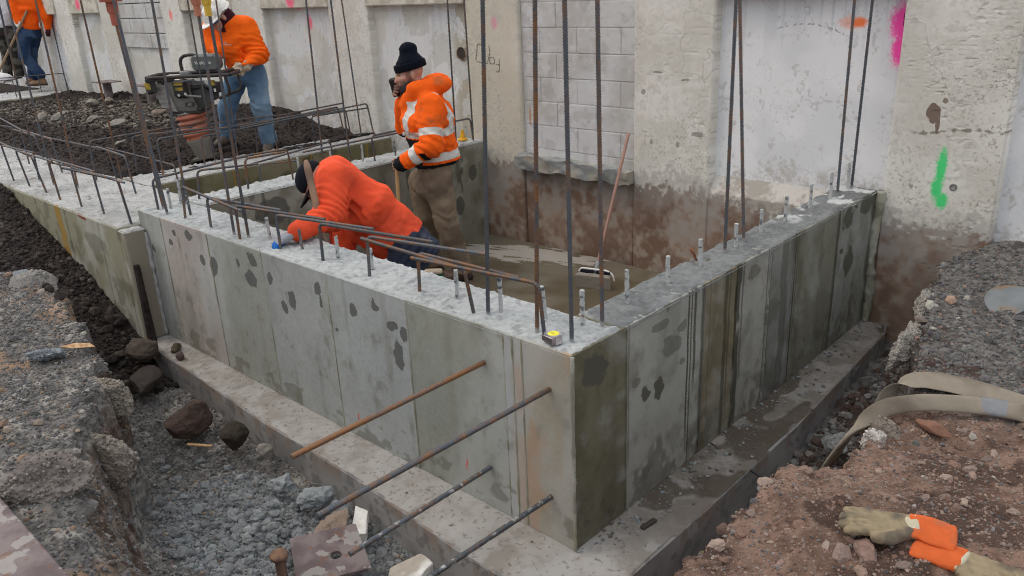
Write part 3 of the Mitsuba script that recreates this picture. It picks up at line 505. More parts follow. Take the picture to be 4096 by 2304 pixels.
for ch, z in (('B', 1.905), ('L', 1.868)):
    t = meshkit.text_mesh(ch, .026, .0015); t.apply_transform(trimesh.transformations.rotation_matrix(math.pi / 2, [1, 0, 0])); t.apply_translation((.0 + RNG.uniform(-.004, .004), 3.1635, z)); k = obj('painted_letter', t, 'vc_rough', RW, color=tint(t, (.10, .02, .06)))
# ------------------------------------------------------------------ reinforcing bars: (name, kind, points)
BARS = [
 ('f1','tall',[(-0.53,0.093,0.89),(-0.497,0.125,2.146)]), ('f2','tall',[(-0.251,0.089,0.89),(-0.227,0.11,2.141)]),
 ('f3','tall',[(-0.076,0.092,0.89),(-0.078,0.09,2.139)]), ('f4','tall',[(-0.085,0.3,0.89),(-0.095,0.293,2.131)]),
 ('r1','tall',[(-0.152,1.414,0.89),(-0.158,1.411,2.086)]), ('r2','tall',[(-0.164,1.634,0.89),(-0.238,1.595,2.08)]),
 ('r3','tall',[(-0.153,2.81,0.89),(-0.163,2.806,2.028)]), ('r4','tall',[(-0.148,3.022,0.89),(-0.142,3.024,2.019)]),
 ('c1e','tall',[(-3.501,2.948,0.89),(-3.507,2.942,2.089)]), ('c1d','tall',[(-3.521,2.754,0.89),(-3.517,2.758,2.096)]),
 ('c1c','tall',[(-3.622,1.681,0.89),(-3.627,1.674,2.144)]), ('c1b','tall',[(-3.892,1.607,0.89),(-3.88,1.626,2.151)]),
 ('c2d','tall',[(-5.232,3.002,0.8),(-5.261,2.962,2.122)]), ('T5','tall',[(-3.591,0.117,0.89),(-3.605,0.083,1.609)]),
 ('T6','tall',[(-3.416,0.061,0.89),(-3.43,0.028,1.626)]), ('T7','tall',[(-3.58,0.275,0.89),(-3.576,0.284,1.585)]),
 ('T8','tall',[(-5.249,1.366,0.8),(-5.249,1.366,1.353)]), ('T9','tall',[(-2.607,0.082,0.89),(-2.605,0.086,1.666)]),
 ('T10','tall',[(-2.478,0.101,0.89),(-2.482,0.093,1.672)]), ('T11','tall',[(-5.318,1.628,0.8),(-5.312,1.638,1.315)]),
 ('T1','tall',[(-5.883,0.088,0.8),(-5.88,0.099,1.476)]), ('T2','tall',[(-5.579,0.097,0.8),(-5.581,0.092,1.494)]),
 ('T3','tall',[(-5.283,0.179,0.8),(-5.282,0.183,1.5)]), ('T4','tall',[(-5.218,0.508,0.8),(-5.221,0.499,1.463)]),
 ('T12','tall',[(-13.721,3.159,0.8),(-13.724,3.151,2.236)]), ('H1','hook',[(-2.104,0.08,0.89),(-2.105,0.079,1.087),(-1.431,0.215,1.087)]),
 ('H2','hook',[(-1.746,0.105,0.89),(-1.744,0.109,1.09),(-1.011,0.234,1.09)]), ('H3','hook',[(-1.35,0.101,0.89),(-1.345,0.108,1.091),(-0.677,0.245,1.091)]),
 ('HP','hook',[(-0.58,0.064,0.89),(-0.603,0.04,1.095),(-1.332,0.063,1.095)]), ('HQ','hook',[(-0.191,0.068,0.89),(-0.206,0.055,1.114),(-0.859,-0.028,1.114)]),
 ('HR','hook',[(-0.972,0.094,0.89),(-0.966,0.101,1.081),(-0.371,0.126,1.081)]), ('H0','hook',[(-3.231,0.088,0.89),(-3.224,0.104,1.092),(-2.322,0.001,1.092)]),
 ('H0b','hook',[(-2.857,0.068,0.89),(-2.854,0.073,1.079),(-2.201,0.168,1.079)]), ('H0c','hook',[(-2.486,0.05,0.89),(-2.484,0.053,1.087),(-1.795,0.18,1.087)]),
 ('X1a','hook',[(-3.61,0.09,0.89),(-3.611,0.088,1.094),(-3.786,0.944,1.094)]), ('X1b','hook',[(-3.653,0.4,0.89),(-3.644,0.419,1.086),(-3.463,0.787,1.086)]),
 ('X1c','hook',[(-3.613,0.761,0.89),(-3.609,0.768,1.109),(-3.571,1.072,1.109)]), ('X1d','hook',[(-3.604,1.135,0.89),(-3.612,1.122,1.119),(-3.653,0.866,1.119)]),
 ('X1e','hook',[(-3.849,1.683,0.89),(-3.855,1.674,1.063),(-3.603,0.797,1.063)]), ('X1f','hook',[(-3.505,2.955,0.89),(-3.52,2.94,1.096),(-3.502,1.186,1.096)]),
 ('X1g','hook',[(-3.612,1.92,0.89),(-3.618,1.912,1.09),(-3.639,2.203,1.09)]), ('X1h','hook',[(-3.729,0.936,0.89),(-3.729,0.937,1.022),(-3.599,1.174,1.022)]),
 ('X2a','hook',[(-5.233,1.255,0.8),(-5.231,1.26,1.048),(-5.288,1.943,1.048)]), ('X2b','hook',[(-5.024,0.775,0.8),(-5.022,0.779,1.121),(-5.071,2.63,1.121)]),
 ('X2c','hook',[(-5.485,0.752,0.8),(-5.479,0.768,1.107),(-5.25,1.418,1.107)]), ('X2d','hook',[(-5.439,0.387,0.8),(-5.436,0.394,1.127),(-5.505,1.179,1.127)]),
 ('X2e','hook',[(-5.462,1.14,0.8),(-5.455,1.155,1.113),(-5.391,2.016,1.113)]), ('X2f','hook',[(-5.143,2.745,0.8),(-5.169,2.708,1.123),(-4.914,1.479,1.123)]),
 ('X2g','hook',[(-4.97,2.974,0.8),(-4.996,2.939,1.136),(-4.735,1.379,1.136)]), ('X2h','hook',[(-5.236,2.434,0.8),(-5.237,2.432,1.061),(-5.171,3.152,1.061)]),
 ('X2i','hook',[(-5.39,2.252,0.8),(-5.387,2.257,1.098),(-5.516,3.008,1.098)]), ('X2j','hook',[(-5.375,1.868,0.8),(-5.364,1.887,1.112),(-5.263,2.22,1.112)]),
 ('X2k','hook',[(-5.116,1.933,0.8),(-5.118,1.929,1.068),(-5.478,2.634,1.068)]), ('X2l','hook',[(-5.359,2.964,0.8),(-5.374,2.943,1.049),(-5.331,2.506,1.049)]),
 ('L1','hook',[(-6.095,-0.045,0.8),(-6.102,-0.072,1.108),(-5.428,-0.038,1.108)]), ('L2','hook',[(-5.712,-0.042,0.8),(-5.722,-0.08,1.106),(-4.89,-0.089,1.106)]),
 ('L3','hook',[(-5.332,-0.041,0.8),(-5.345,-0.085,1.091),(-6.411,0.007,1.091)]), ('L4','hook',[(-4.972,-0.068,0.8),(-4.977,-0.084,1.09),(-4.269,-0.022,1.09)]),
 ('L5','hook',[(-4.569,-0.061,0.8),(-4.573,-0.074,1.098),(-3.652,-0.077,1.098)]), ('L6','hook',[(-4.191,-0.05,0.8),(-4.197,-0.066,1.112),(-4.967,-0.071,1.112)]),
 ('L7','hook',[(-3.757,-0.045,0.8),(-3.767,-0.071,1.102),(-4.57,-0.131,1.102)]), ('M1','hook',[(-6.826,0.311,0.8),(-6.826,0.311,1.124),(-7.963,0.473,1.124)]),
 ('M2','hook',[(-7.95,0.536,0.8),(-7.946,0.549,1.023),(-8.198,0.518,1.023)]), ('M3','hook',[(-6.983,0.495,0.8),(-6.992,0.464,1.027),(-7.7,0.492,1.027)]),
 ('M4','hook',[(-6.095,0.349,0.8),(-6.104,0.321,1.101),(-6.98,0.359,1.101)]), ('M5','hook',[(-5.255,0.484,0.8),(-5.261,0.467,1.058),(-6.614,0.421,1.058)]),
 ('M6','hook',[(-4.624,0.367,0.8),(-4.633,0.343,1.097),(-5.297,0.396,1.097)]), ('M7','hook',[(-4.839,0.808,0.8),(-4.843,0.8,0.921),(-6.248,0.827,0.921)]),
 ('N1','hook',[(-13.617,3.151,0.8),(-13.628,3.118,1.101),(-13.903,2.221,1.101)]), ('N2','hook',[(-14.166,2.35,0.8),(-14.17,2.337,1.024),(-14.573,2.747,1.024)]),
 ('N3','hook',[(-13.468,2.274,0.8),(-13.47,2.267,1.09),(-13.572,2.121,1.09)]), ('N4','hook',[(-13.867,2.785,0.8),(-13.866,2.788,1.078),(-13.985,3.035,1.078)]),
 ('s1','stub',[(-3.56,0.153,0.89),(-3.56,0.153,1.025)]), ('s2','stub',[(-3.269,0.146,0.89),(-3.27,0.143,1.04)]),
 ('s3','stub',[(-3.603,0.245,0.89),(-3.6,0.253,1.06)]), ('s4','stub',[(-2.352,0.165,0.89),(-2.354,0.161,1.015)]),
 ('s5','stub',[(-2.013,0.158,0.89),(-2.016,0.154,1.002)]), ('s6','stub',[(-1.7,0.168,0.89),(-1.699,0.17,1.015)]),
 ('s7','stub',[(-1.43,0.178,0.89),(-1.429,0.179,0.997)]), ('s8','stub',[(-0.786,0.157,0.89),(-0.786,0.157,1.021)]),
 ('s9','stub',[(-0.516,0.159,0.89),(-0.517,0.158,1.046)]), ('s10','stub',[(-0.314,0.216,0.89),(-0.323,0.208,1.031)]),
 ('s11','stub',[(-0.139,0.242,0.89),(-0.141,0.241,1.044)]), ('q1','stub',[(-0.145,0.559,0.89),(-0.147,0.558,1.038)]),
 ('q2','stub',[(-0.145,0.882,0.89),(-0.148,0.88,1.013)]), ('q3','stub',[(-0.142,1.163,0.89),(-0.146,1.161,1.022)]),
 ('q4','stub',[(-0.149,1.522,0.89),(-0.152,1.521,1.012)]), ('q5','stub',[(-0.149,1.796,0.89),(-0.152,1.794,1.024)]),
 ('q6','stub',[(-0.159,2.107,0.89),(-0.16,2.107,1.029)]), ('q7','stub',[(-0.154,2.423,0.89),(-0.158,2.421,1.031)]),
 ('q8','stub',[(-0.147,2.694,0.89),(-0.151,2.692,1.048)]), ('q9','stub',[(-0.159,2.992,0.89),(-0.164,2.99,1.054)]),
 ('k1','stub',[(-3.657,1.224,0.89),(-3.656,1.226,1.036)]), ('k2','stub',[(-3.832,1.646,0.89),(-3.833,1.644,0.992)]),
 ('k3','stub',[(-3.667,1.84,0.89),(-3.666,1.841,1.026)]), ('k4','stub',[(-3.633,2.153,0.89),(-3.633,2.153,1.012)]),
 ('k5','stub',[(-3.718,3.071,0.89),(-3.72,3.069,0.995)]),
]
STEEL, RUST, PALE = np.array((.088, .103, .122)), np.array((.235, .105, .035)), np.array((.43, .45, .45))
def bar_mesh(P, r, rust, seed, pale=0., near=True, coat=0.):
    """A ribbed bar along P, coloured steel, rust and cement splash."""
    sides = 9 if near else 6; Q, s = resample(P, .0027 if near else .008); th = np.arange(sides) / sides * 2 * np.pi
    rr = np.full((len(Q), sides), r)
    if near:
        ph = s[:, None] / .0105 * 2 * np.pi + np.where(np.sin(th) > 0, 1, -1)[None] * np.cos(th)[None] * 1.5
        rr = rr + .0021 * np.clip(np.cos(ph) * 1.6 - .6, 0, 1) * (np.abs(np.sin(th))[None] > .12) + .0008 * (np.abs(np.sin(th))[None] < .15)
    if coat: rr = rr + coat * np.clip(nz(np.stack([s[:, None] + 0 * th, np.cos(th) * .01 + 0 * s[:, None], np.sin(th) * .01 + 0 * s[:, None] + seed], -1), 70, 3, seed) - .35, 0, 1) * 2
    m = tube(Q, rr, sides); V = np.asarray(m.vertices)
    a = nz(V * [1, 1, .45] + seed, 26, 3, seed) * .6 + nz(V + seed, 110, 2, seed) * .4; k = np.clip((a - (.60 - .34 * rust)) / .26, 0, 1)[:, None] * .9
    c = STEEL * (1 + .35 * (nz(V, 60, 2, 1) - .5))[:, None] * (1 - k) + RUST * (.75 + .6 * nz(V, 150, 2, 3))[:, None] * k
    tone = np.random.default_rng(seed).uniform(.8, 1.2); c = c * tone
    if pale: w = np.clip((nz(V + seed, 60, 3, 9) - (.66 - .4 * pale)) / .08, 0, 1)[:, None]; c = c * (1 - w) + PALE * w
    return m, c
ROW = {'f': ('at the near corner', 'uprights at the near corner'), 'r': ('on the right wall', 'uprights on the right wall'),
       'T5': ('at the front wall\'s left end', 'uprights at the left end'), 'T9': ('before the helmeted man', 'uprights before the helmeted man'),
       'c1': ('on the nearer cross wall', 'uprights on the nearer cross wall'), 'c2': ('on the farther cross wall', 'uprights on the farther cross wall'), 'T1': ('on the wide grade beam', 'uprights on the grade beam'), 'T12': ('', '')}
ORD = ['first', 'second', 'third', 'fourth', 'fifth', 'sixth', 'seventh', 'eighth', 'ninth', 'tenth', 'eleventh', 'twelfth', 'thirteenth']
def rowof(n):
    if n[0] in 'fr': return n[0]
    if n in ('T5', 'T6', 'T7'): return 'T5'
    if n in ('T9', 'T10'): return 'T9'
    if n in ('T8', 'T11', 'c2d'): return 'c2'
    if n == 'T12': return 'T12'
    return n[:2] if n[0] == 'c' else 'T1'
RUSTY = {'f1': .25, 'f2': .7, 'f3': .22, 'f4': .55, 'r1': .3, 'r2': .42, 'r3': .38, 'r4': .15, 'T3': .75, 'T4': .75, 'T5': .6, 'T6': .25, 'HQ': .6, 'H0': .5, 'X1d': .85, 'X1c': .8, 'HR': .6, 'HP': .55, 'H0c': .6, 'L4': .6}
counts = {}
for n, kind, P in BARS:
    seed = sum(ord(ch) * (i + 3) for i, ch in enumerate(n)) % 997; P = [np.array(p, float) for p in P]; rust = RUSTY.get(n, .38)
    near = np.linalg.norm(P[0] - EYE) < 6.3
    if kind == 'tall':
        R = rowof(n); d = (P[1] - P[0]) / (P[1] - P[0])[2]; topz = {'T5': 2.15, 'T9': 2.19, 'T10': 2.19, 'T12': 2.26}.get(n, 2.42); P[0] = P[0] - d * .03; P[1] = P[0] + d * (topz - P[0][2])
        i = counts[R] = counts.get(R, 0) + 1; hue = 'rusty' if rust > .5 else 'rust-flecked' if rust > .35 else 'dark steel'
        lab = 'thin upright bar beside the far stepping man, capped in red' if n == 'T12' else '%s upright bar, %s from left %s' % (hue, ORD[{'f': 'f1 f2 f3 f4', 'r': 'r1 r2 r3 r4', 'T5': 'T5 T6 T7', 'T9': 'T9 T10', 'c1': 'c1b c1c c1d c1e', 'c2': 'T8 T11 c2d', 'T1': 'T1 T2 T3 T4'}[R].split().index(n)], ROW[R][0])
        k = thing('rebar', lab, 'rebar', ROW[R][1] or None)
        m, c = bar_mesh(P, .0080, rust, seed, 0, near); w = np.clip((P[0][2] + .05 - np.asarray(m.vertices)[:, 2]) / .012, 0, 1)[:, None] * .7; c = c * (1 - w) + PALE * w
        scene[k] = ply(m, 'vc_metal', smooth=True, color=np.clip(c, 0, 1))
    elif kind == 'hook':
        row, words = {'H': ('front', 'along the front wall'), 'X1': ('x1', 'on the nearer cross wall'), 'X2': ('x2', 'on the farther cross wall'), 'L': ('l', 'in the beam\'s near row'), 'M': ('m', 'in the beam\'s back row'), 'N': ('n', 'on the far strip under the jeans')}[n[:2] if n[0] == 'X' else n[0]]
        seq = [b[0] for b in BARS if b[1] == 'hook' and (b[0][:2] if b[0][0] == 'X' else b[0][0]) == (n[:2] if n[0] == 'X' else n[0])]
        ax = 0 if row in ('front', 'l', 'm') else 1
        seq.sort(key=lambda q: next(b[2][0][ax] for b in BARS if b[0] == q)); i = seq.index(n)
        lab = '%s hooked bar, %s %s %s' % ('rust-brown' if rust > .5 else 'grey steel', ORD[i], 'from the left' if ax == 0 else 'going back', words)
        k = thing('hooked_rebar', lab, 'rebar', 'hooked bars ' + words)
        P[0] = P[0] - [0, 0, .03]; m, c = bar_mesh(bend(P, .035), .0076, rust, seed, 0, near)
        scene[k] = ply(m, 'vc_metal', smooth=True, color=np.clip(c, 0, 1))
    else:
        seq = [b[0] for b in BARS if b[1] == 'stub' and b[0][0] == n[0]]; i = seq.index(n); dark = n in ('s2', 's5', 'k4')
        words = {'s': 'along the front wall', 'q': 'along the wet right wall', 'k': 'on the nearer cross wall'}[n[0]]
        ordw = ORD[sorted(seq, key=lambda q: next(b[2][0][0 if n[0] == 's' else 1] for b in BARS if b[0] == q)).index(n)]
        lab = '%s bar stub, %s %s %s' % ('dark rusty' if dark else 'cement-coated pale', ordw, 'from the left' if n[0] == 's' else 'going back', words)
        k = thing('rebar_stub', lab, 'rebar', 'short bar stubs ' + words)
        P[0] = P[0] - [0, 0, .03]; m, c = bar_mesh(P, .0078, .3, seed, .25 if dark else .85, near, 0 if dark else .0042)
        scene[k] = ply(m, 'vc_metal' if dark else 'vc_rough', smooth=True, color=np.clip(c, 0, 1))
for i, (x, z, L, rust, words) in enumerate([(-.475, .719, .93, .95, 'orange-rusted bar sticking out of the front wall, upper left of four'), (-.118, .708, 1.06, .45, 'grey bar with rusty tip sticking out, upper right of four'), (-.472, .21, .76, .3, 'cement-crusted bar sticking out low, lower left of four'), (-.124, .209, .70, .28, 'dark bar sticking out low beside the corner, lower right of four')]):
    k = thing('dowel_bar', words, 'rebar', 'bars sticking out of the front wall')
    m, c = bar_mesh([(x, .01, z), (x - .01 - .02 * (i % 2), -L, z - .004)], .0100, rust, 300 + i, 0 if i < 2 else .12, True, 0 if i < 2 else .0010); scene[k] = ply(m, 'vc_metal', smooth=True, color=np.clip(c, 0, 1))
# plastic caps on bar ends
def rebar_cap(x, y, z, s, col, label, flip=False):
    k = thing('bar_cap', label, 'bar cap')
    m = lathe([(.0, .0), (.016, 0), (.018, -.045), (.027, -.05), (.031, -.085), (.052, -.09), (.056, -.102), (.05, -.108), (0, -.108)] if flip else [(0, 0), (.055, 0), (.058, .012), (.05, .018), (0, .018)], (x, y, z), n=20)
    if not flip: m = cat([m, lathe([(0, 0), (.029, 0), (.026, -.055), (.021, -.058), (.019, -.12), (0, -.12)], (x, y, z)), *[box(x - .03 if a else x - .002, x + .03 if a else x + .002, y - .002 if a else y - .03, y + .002 if a else y + .03, z - .05, z) for a in (0, 1)]])
    m.apply_translation((-x, -y, -z)); m.apply_scale(s); m.apply_translation((x, y, z)); scene[k] = ply(m, 'vc_satin', smooth=False, color=np.clip(tint(m, col, .2, 60), 0, 1))
rebar_cap(-3.615, .058, 2.20, 1.15, (.36, .10, .065), 'brick-red mushroom cap on the end of a leaning bar at left')
rebar_cap(-13.72, 3.152, 2.32, 1.2, (.42, .05, .04), 'small red bar cap near the far stepping man')
rebar_cap(-2.605, .087, 2.215, .9, (.50, .20, .13), 'salmon bar cap left of the white hard hat')
rebar_cap(-2.486, .084, 2.215, .9, (.62, .42, .05), 'yellow bar cap in front of the white hard hat')
rebar_cap(-3.62, 2.93, .985, .85, (.72, .38, .02), 'amber plastic cap on the cross wall behind the orange jacket', True)
# ------------------------------------------------------------------ loose stones and rubble
ico = trimesh.creation.icosphere(0); icv, icf = np.array(ico.vertices), np.array(ico.faces)
def scatter(n, sampler, sizes, palette, seed, sink=.35, flat=(.45, 1.0)):
    """Many small angular stones lying on the ground, as one mesh with a colour per stone."""
    g = np.random.default_rng(seed); xy = sampler(g, n); n = len(xy); z = height(xy[:, 0], xy[:, 1])
    s = sizes[0] * (sizes[1] / sizes[0]) ** (g.random(n) ** 2.2); sc = np.stack([s * g.uniform(.7, 1.3, n), s * g.uniform(.6, 1.1, n), s * g.uniform(*flat, n)], 1)
    V = icv[None] * (1 + .34 * (g.random((n, 12, 1)) - .5)) * sc[:, None]
    a = g.uniform(0, 6.28, n); t = g.normal(0, .35, n); ca, sa, ct, st = np.cos(a), np.sin(a), np.cos(t), np.sin(t)
    X = V[..., 0] * ct[:, None] - V[..., 2] * st[:, None]; Zv = V[..., 0] * st[:, None] + V[..., 2] * ct[:, None]; Y = V[..., 1]
    W = np.stack([X * ca[:, None] - Y * sa[:, None], X * sa[:, None] + Y * ca[:, None], Zv], -1) + np.stack([xy[:, 0], xy[:, 1], z + sc[:, 2] * (1 - 2 * sink) * .6], 1)[:, None]
    F = (icf[None] + np.arange(n)[:, None, None] * 12).reshape(-1, 3); pal = np.array(palette); c = pal[g.integers(0, len(pal), n)] * g.uniform(.8, 1.15, (n, 1)) * (1 + .02 * g.normal(size=(n, 3)))
    return trimesh.Trimesh(W.reshape(-1, 3), F, process=False), np.repeat(c, 12, 0)
def region(x0, x1, y0, y1, ok):
    def f(g, n):
        p = np.stack([g.uniform(x0, x1, n * 2), g.uniform(y0, y1, n * 2)], 1); return p[ok(p[:, 0], p[:, 1])][:n]
    return f
def stuff(name, m, c, label, bs='vc_rough'):
    k = obj(name, m, bs, color=c, label=label, kind='stuff')
GREY = [(.125, .124, .126), (.155, .153, .152), (.10, .10, .102), (.195, .19, .185), (.145, .14, .136), (.085, .085, .088)]; WARM = [(.22, .155, .115), (.27, .225, .18), (.32, .30, .275)]
on_m = lambda x, y: (y < poly_y(x, MOUND) + .02) & (y > -1.72 - .0 * x)
m1 = scatter(26000, region(-4.9, -.2, -1.75, -.65, on_m), (.0032, .012), GREY * 4 + WARM[:1] + [(.10, .085, .072), (.13, .112, .096)], 11); m2 = scatter(260, region(-4.9, -1.0, -1.75, -.65, on_m), (.012, .034), GREY + WARM + WARM, 12)
stuff('gravel', cat([m1[0], m2[0]]), np.vstack([m1[1], m2[1]]), 'loose grey gravel with a few tan stones on the left bank')
tr = lambda x, y: (y > poly_y(x, MOUND) - .05) & (y < -.2 - .03 * (x + 3))
BLUE = [(.165, .178, .186), (.205, .218, .226), (.135, .144, .152), (.235, .244, .248), (.18, .185, .186)]
m1 = scatter(20000, region(-3.3, .3, -1.5, -.2, tr), (.0032, .013), GREY * 6 + WARM + [(.075, .06, .05), (.09, .08, .07)], 13); sp = lambda x, y: tr(x, y) & (((x + 1.1) / .85) ** 2 + ((y + .66) / .42) ** 2 < 1)
m3 = scatter(6500, region(-2.0, .1, -1.2, -.25, sp), (.004, .016), BLUE, 113); m1 = (cat([m1[0], m3[0]]), np.vstack([m1[1], m3[1]]))
m2 = scatter(420, region(-2.0, .1, -1.2, -.28, sp), (.012, .03), BLUE, 14, .3)
g = np.random.default_rng(77); cl = []; cc_ = []
for i in range(420):
    x, y = g.normal(-1.2, .38), g.normal(-.74, .20)
    if y > -.27 - .03 * (x + 3) or y < poly_y(x, MOUND) + .1: continue
    s_ = .008 + .026 * g.random() ** 2; m = rock((x, y, float(height(np.array([x]), np.array([y]))[0]) + s_ * .35), np.array((1.2, .9, .7)) * s_, 500 + i, 2, .7); cl.append(m); cc_.append(tint(m, np.array(BLUE[i % 2]) * g.uniform(.85, 1.15), .2, 90))
stuff('concrete_crumbs', cat([m1[0], m2[0], *cl]), np.vstack([m1[1], m2[1], *cc_]), 'blue-grey crumbled concrete spill in front of the footing')
dk = lambda x, y: (y < -.16) & (y > poly_y(x, MOUND) - .03)
SOIL = [(.030, .024, .022), (.042, .033, .03), (.022, .018, .017), (.055, .045, .04)]
m1 = scatter(9000, region(-6.6, -3.2, -.95, -.16, dk), (.006, .028), SOIL * 4 + [(.10, .09, .085)], 15); m2 = scatter(150, region(-4.3, -3.15, -.75, -.2, dk), (.022, .06), SOIL + [(.06, .05, .045)], 16)
stuff('soil_clods', cat([m1[0], m2[0]]), np.vstack([m1[1], m2[1]]), 'clods of black soil sliding down beside the grade beam')
bk = lambda x, y: (y > .58)
m1 = scatter(12000, region(-13, -5.45, .6, 3.02, bk), (.008, .028), SOIL * 6 + [(.08, .07, .06)], 17)
gp = lambda x, y: ((x + 10.3) / 2.4) ** 2 + ((y - 2.1) / .8) ** 2 < 1
m2 = scatter(2000, region(-12.7, -7.9, 1.3, 2.9, gp), (.010, .038), [(.10, .09, .075), (.14, .125, .105), (.075, .066, .058), (.19, .175, .15), (.05, .043, .038)], 18)
stuff('soil_clods', cat([m1[0], m2[0]]), np.vstack([m1[1], m2[1]]), 'black soil clods and rubble between the beam and the tall wall')
rb = lambda x, y: x > poly_y(y, BANK) - .01
RED = [(.215, .142, .113), (.25, .175, .143), (.17, .108, .085), (.28, .215, .18), (.20, .155, .135)]
m1 = scatter(30000, region(.65, 2.0, -.75, 1.15, rb), (.0016, .0080), RED * 5 + GREY, 19, .5); m2 = scatter(150, region(.7, 1.9, -.7, 1.0, rb), (.007, .02), RED * 2 + GREY + [(.36, .34, .32)], 20, .5)
cl, cc_ = [], []
for i in range(330):
    x, y = g.uniform(.72, 1.9), g.uniform(-.6, 1.1); s_ = .007 + .020 * g.random() ** 2
    if x < poly_y(y, BANK) + .02: continue
    m = rock((x, y, float(height(np.array([x]), np.array([y]))[0])), np.array((1.3, .9, .7)) * s_, 900 + i, 2, .6); cl.append(m); cc_.append(tint(m, np.array(RED[i % 5]) * g.uniform(.8, 1.15), .25, 120))
stuff('reddish_rubble', cat([m1[0], m2[0], *cl]), np.vstack([m1[1], m2[1], *cc_]), 'reddish dirt and pebbles on the near right bank round the gloves')
m1 = scatter(14000, region(.5, 2.2, 1.1, 3.05, rb), (.004, .0125), GREY * 4 + RED[:2], 21); m2 = scatter(240, region(.5, 1.9, 1.15, 3.0, rb), (.012, .035), GREY + [(.38, .36, .33), (.32, .23, .17)], 22)
stuff('gravel', cat([m1[0], m2[0]]), np.vstack([m1[1], m2[1]]), 'grey gravel on the far right bank beyond the hoses')
rt = lambda x, y: (x > .27) & (x < poly_y(y, BANK) + .03)
m1 = scatter(2600, region(.26, .95, -.4, 3.05, rt), (.006, .034), [(.11, .075, .06), (.16, .13, .115), (.22, .20, .185), (.08, .055, .045), (.24, .24, .235)], 23)
stuff('trench_debris', m1[0], m1[1], 'brown rubble and chips in the narrow trench beside the right wall')
g = np.random.default_rng(31)
def chips(n, fx, sizes, pal, seed, z):
    global height; h0 = height; height = lambda x, y: np.full(len(x), z); r = scatter(n, fx, sizes, pal, seed, .2, (.25, .6)); height = h0; return r
c1 = chips(420, region(-3.7, 0, -.24, -.01, lambda x, y: g.random(len(x)) < .8), (.0015, .006), [(.10, .09, .08), (.20, .19, .18), (.32, .31, .30)], 24, .0); c2 = chips(900, region(.005, .25, .0, 3.0, lambda x, y: g.random(len(x)) < np.exp(-x / .09)), (.003, .016), [(.20, .22, .225), (.13, .12, .11), (.28, .29, .29)], 25, .0)
stuff('chippings', cat([c1[0], c2[0]]), np.vstack([c1[1], c2[1]]), 'dark crumbs and chips strewn on the footing ledge')
def grit(m, n, sizes, palette, seed):
    """Pebbles set in the broken face of an old lump of paving: one mesh with the lump."""
    g = np.random.default_rng(seed); np.random.seed(seed); P, fi = trimesh.sample.sample_surface(m, n, seed=seed); s = sizes[0] * (sizes[1] / sizes[0]) ** (g.random(n) ** 2)
    V = icv[None] * (1 + .5 * (g.random((n, 12, 1)) - .5)) * (s[:, None] * g.uniform(.6, 1.2, (n, 3)))[:, None] + P[:, None]; F = (icf[None] + np.arange(n)[:, None, None] * 12).reshape(-1, 3)
    pal = np.array(palette); return trimesh.Trimesh(V.reshape(-1, 3), F, process=False), np.repeat(pal[g.integers(0, len(pal), n)] * g.uniform(.75, 1.2, (n, 1)), 12, 0)
def lump(name, c, size, seed, base, label, alt=None, rough=.28, sub_=4, rot=None, f2=5, thr=(.5, .6), amt=.25, group=None):
    m = rock(c, size, seed, sub_, rough, rot=rot); C = tint(m, base, amt, 40, alt, f2 / max(size) * .06, thr, seed)
    if name == 'concrete_chunk':
        a, b = grit(m, int(9000 * max(size) ** 1.2), (.003, .012), [np.array(base) * q for q in (.7, 1, 1.25)] + [np.array(alt if alt is not None else base)], seed); m = cat([m, a]); C = np.vstack([C, b])
    k = thing(name, label, 'rock' if 'rock' in name or 'boulder' in name else name.split('_')[-1], group); scene[k] = ply(m, 'vc_rough', smooth=True, color=np.clip(C, 0, 1)); return k
lump('boulder', (-3.42, -.285, .05), (.165, .115, .085), 3, (.075, .06, .05), 'dark boulder with pale crust lying against the end of the footing', (.23, .20, .17), .3, rot=(0.1, .1, 2.5))
lump('boulder', (-3.16, -.40, -.06), (.16, .11, .07), 5, (.035, .029, .027), 'flat black boulder under the crusted one', (.06, .05, .045), .2, rot=(.1, -.1, 2.4))
lump('boulder', (-2.44, -.46, -.035), (.155, .12, .105), 11, (.062, .042, .035), 'big dark brown boulder in front of the footing', (.12, .085, .07), .25, rot=(.2, .1, 2.2))
lump('boulder', (-2.08, -.385, -.06), (.085, .075, .085), 8, (.045, .036, .028), 'blackish rounded stone right of the big brown boulder', (.10, .085, .065))
lump('rock', (-1.84, -.345, -.08), (.048, .04, .05), 9, (.22, .20, .18), 'small pale grey stone touching the footing side')
lump('rock', (-3.32, -.10, .022), (.045, .035, .03), 21, (.09, .075, .05), 'olive brown stone sitting on the footing ledge')
lump('rock', (-3.17, -.14, .022), (.036, .03, .032), 22, (.11, .08, .075), 'small purplish stone sitting on the edge of the footing ledge')
lump('concrete_chunk', (-1.22, -1.50, .585), (.17, .10, .11), 33, (.17, .15, .14), 'broken rough concrete chunk beside the steel beam at left', (.27, .245, .22), .5, 5, (.1, .2, .9), 9, (.42, .66))
lump('concrete_chunk', (-3.58, -.76, .60), (.16, .12, .085), 36, (.30, .29, .27), 'pale concrete chunk on the rim of the left bank', (.20, .19, .18), .4, 4)
lump('concrete_chunk', (-1.64, -1.18, .33), (.15, .07, .17), 37, (.25, .225, .195), 'pale crumbly slab of old concrete standing out of the left bank', (.17, .145, .125), .42, 5, (.1, .1, .6), 9, (.42, .66))
lump('concrete_chunk', (-2.07, -.965, .45), (.17, .06, .10), 38, (.21, .185, .155), 'ragged pale edge of old paving hanging over the trench', (.28, .255, .22), .42, 5, (.0, .1, .5), 9, (.42, .66))
lump('mortar_lump', (-3.78, -.75, .61), (.10, .08, .04), 39, (.23, .25, .27), 'bluish lump of spilt mortar at the left edge of the bank', None, .7, 4)
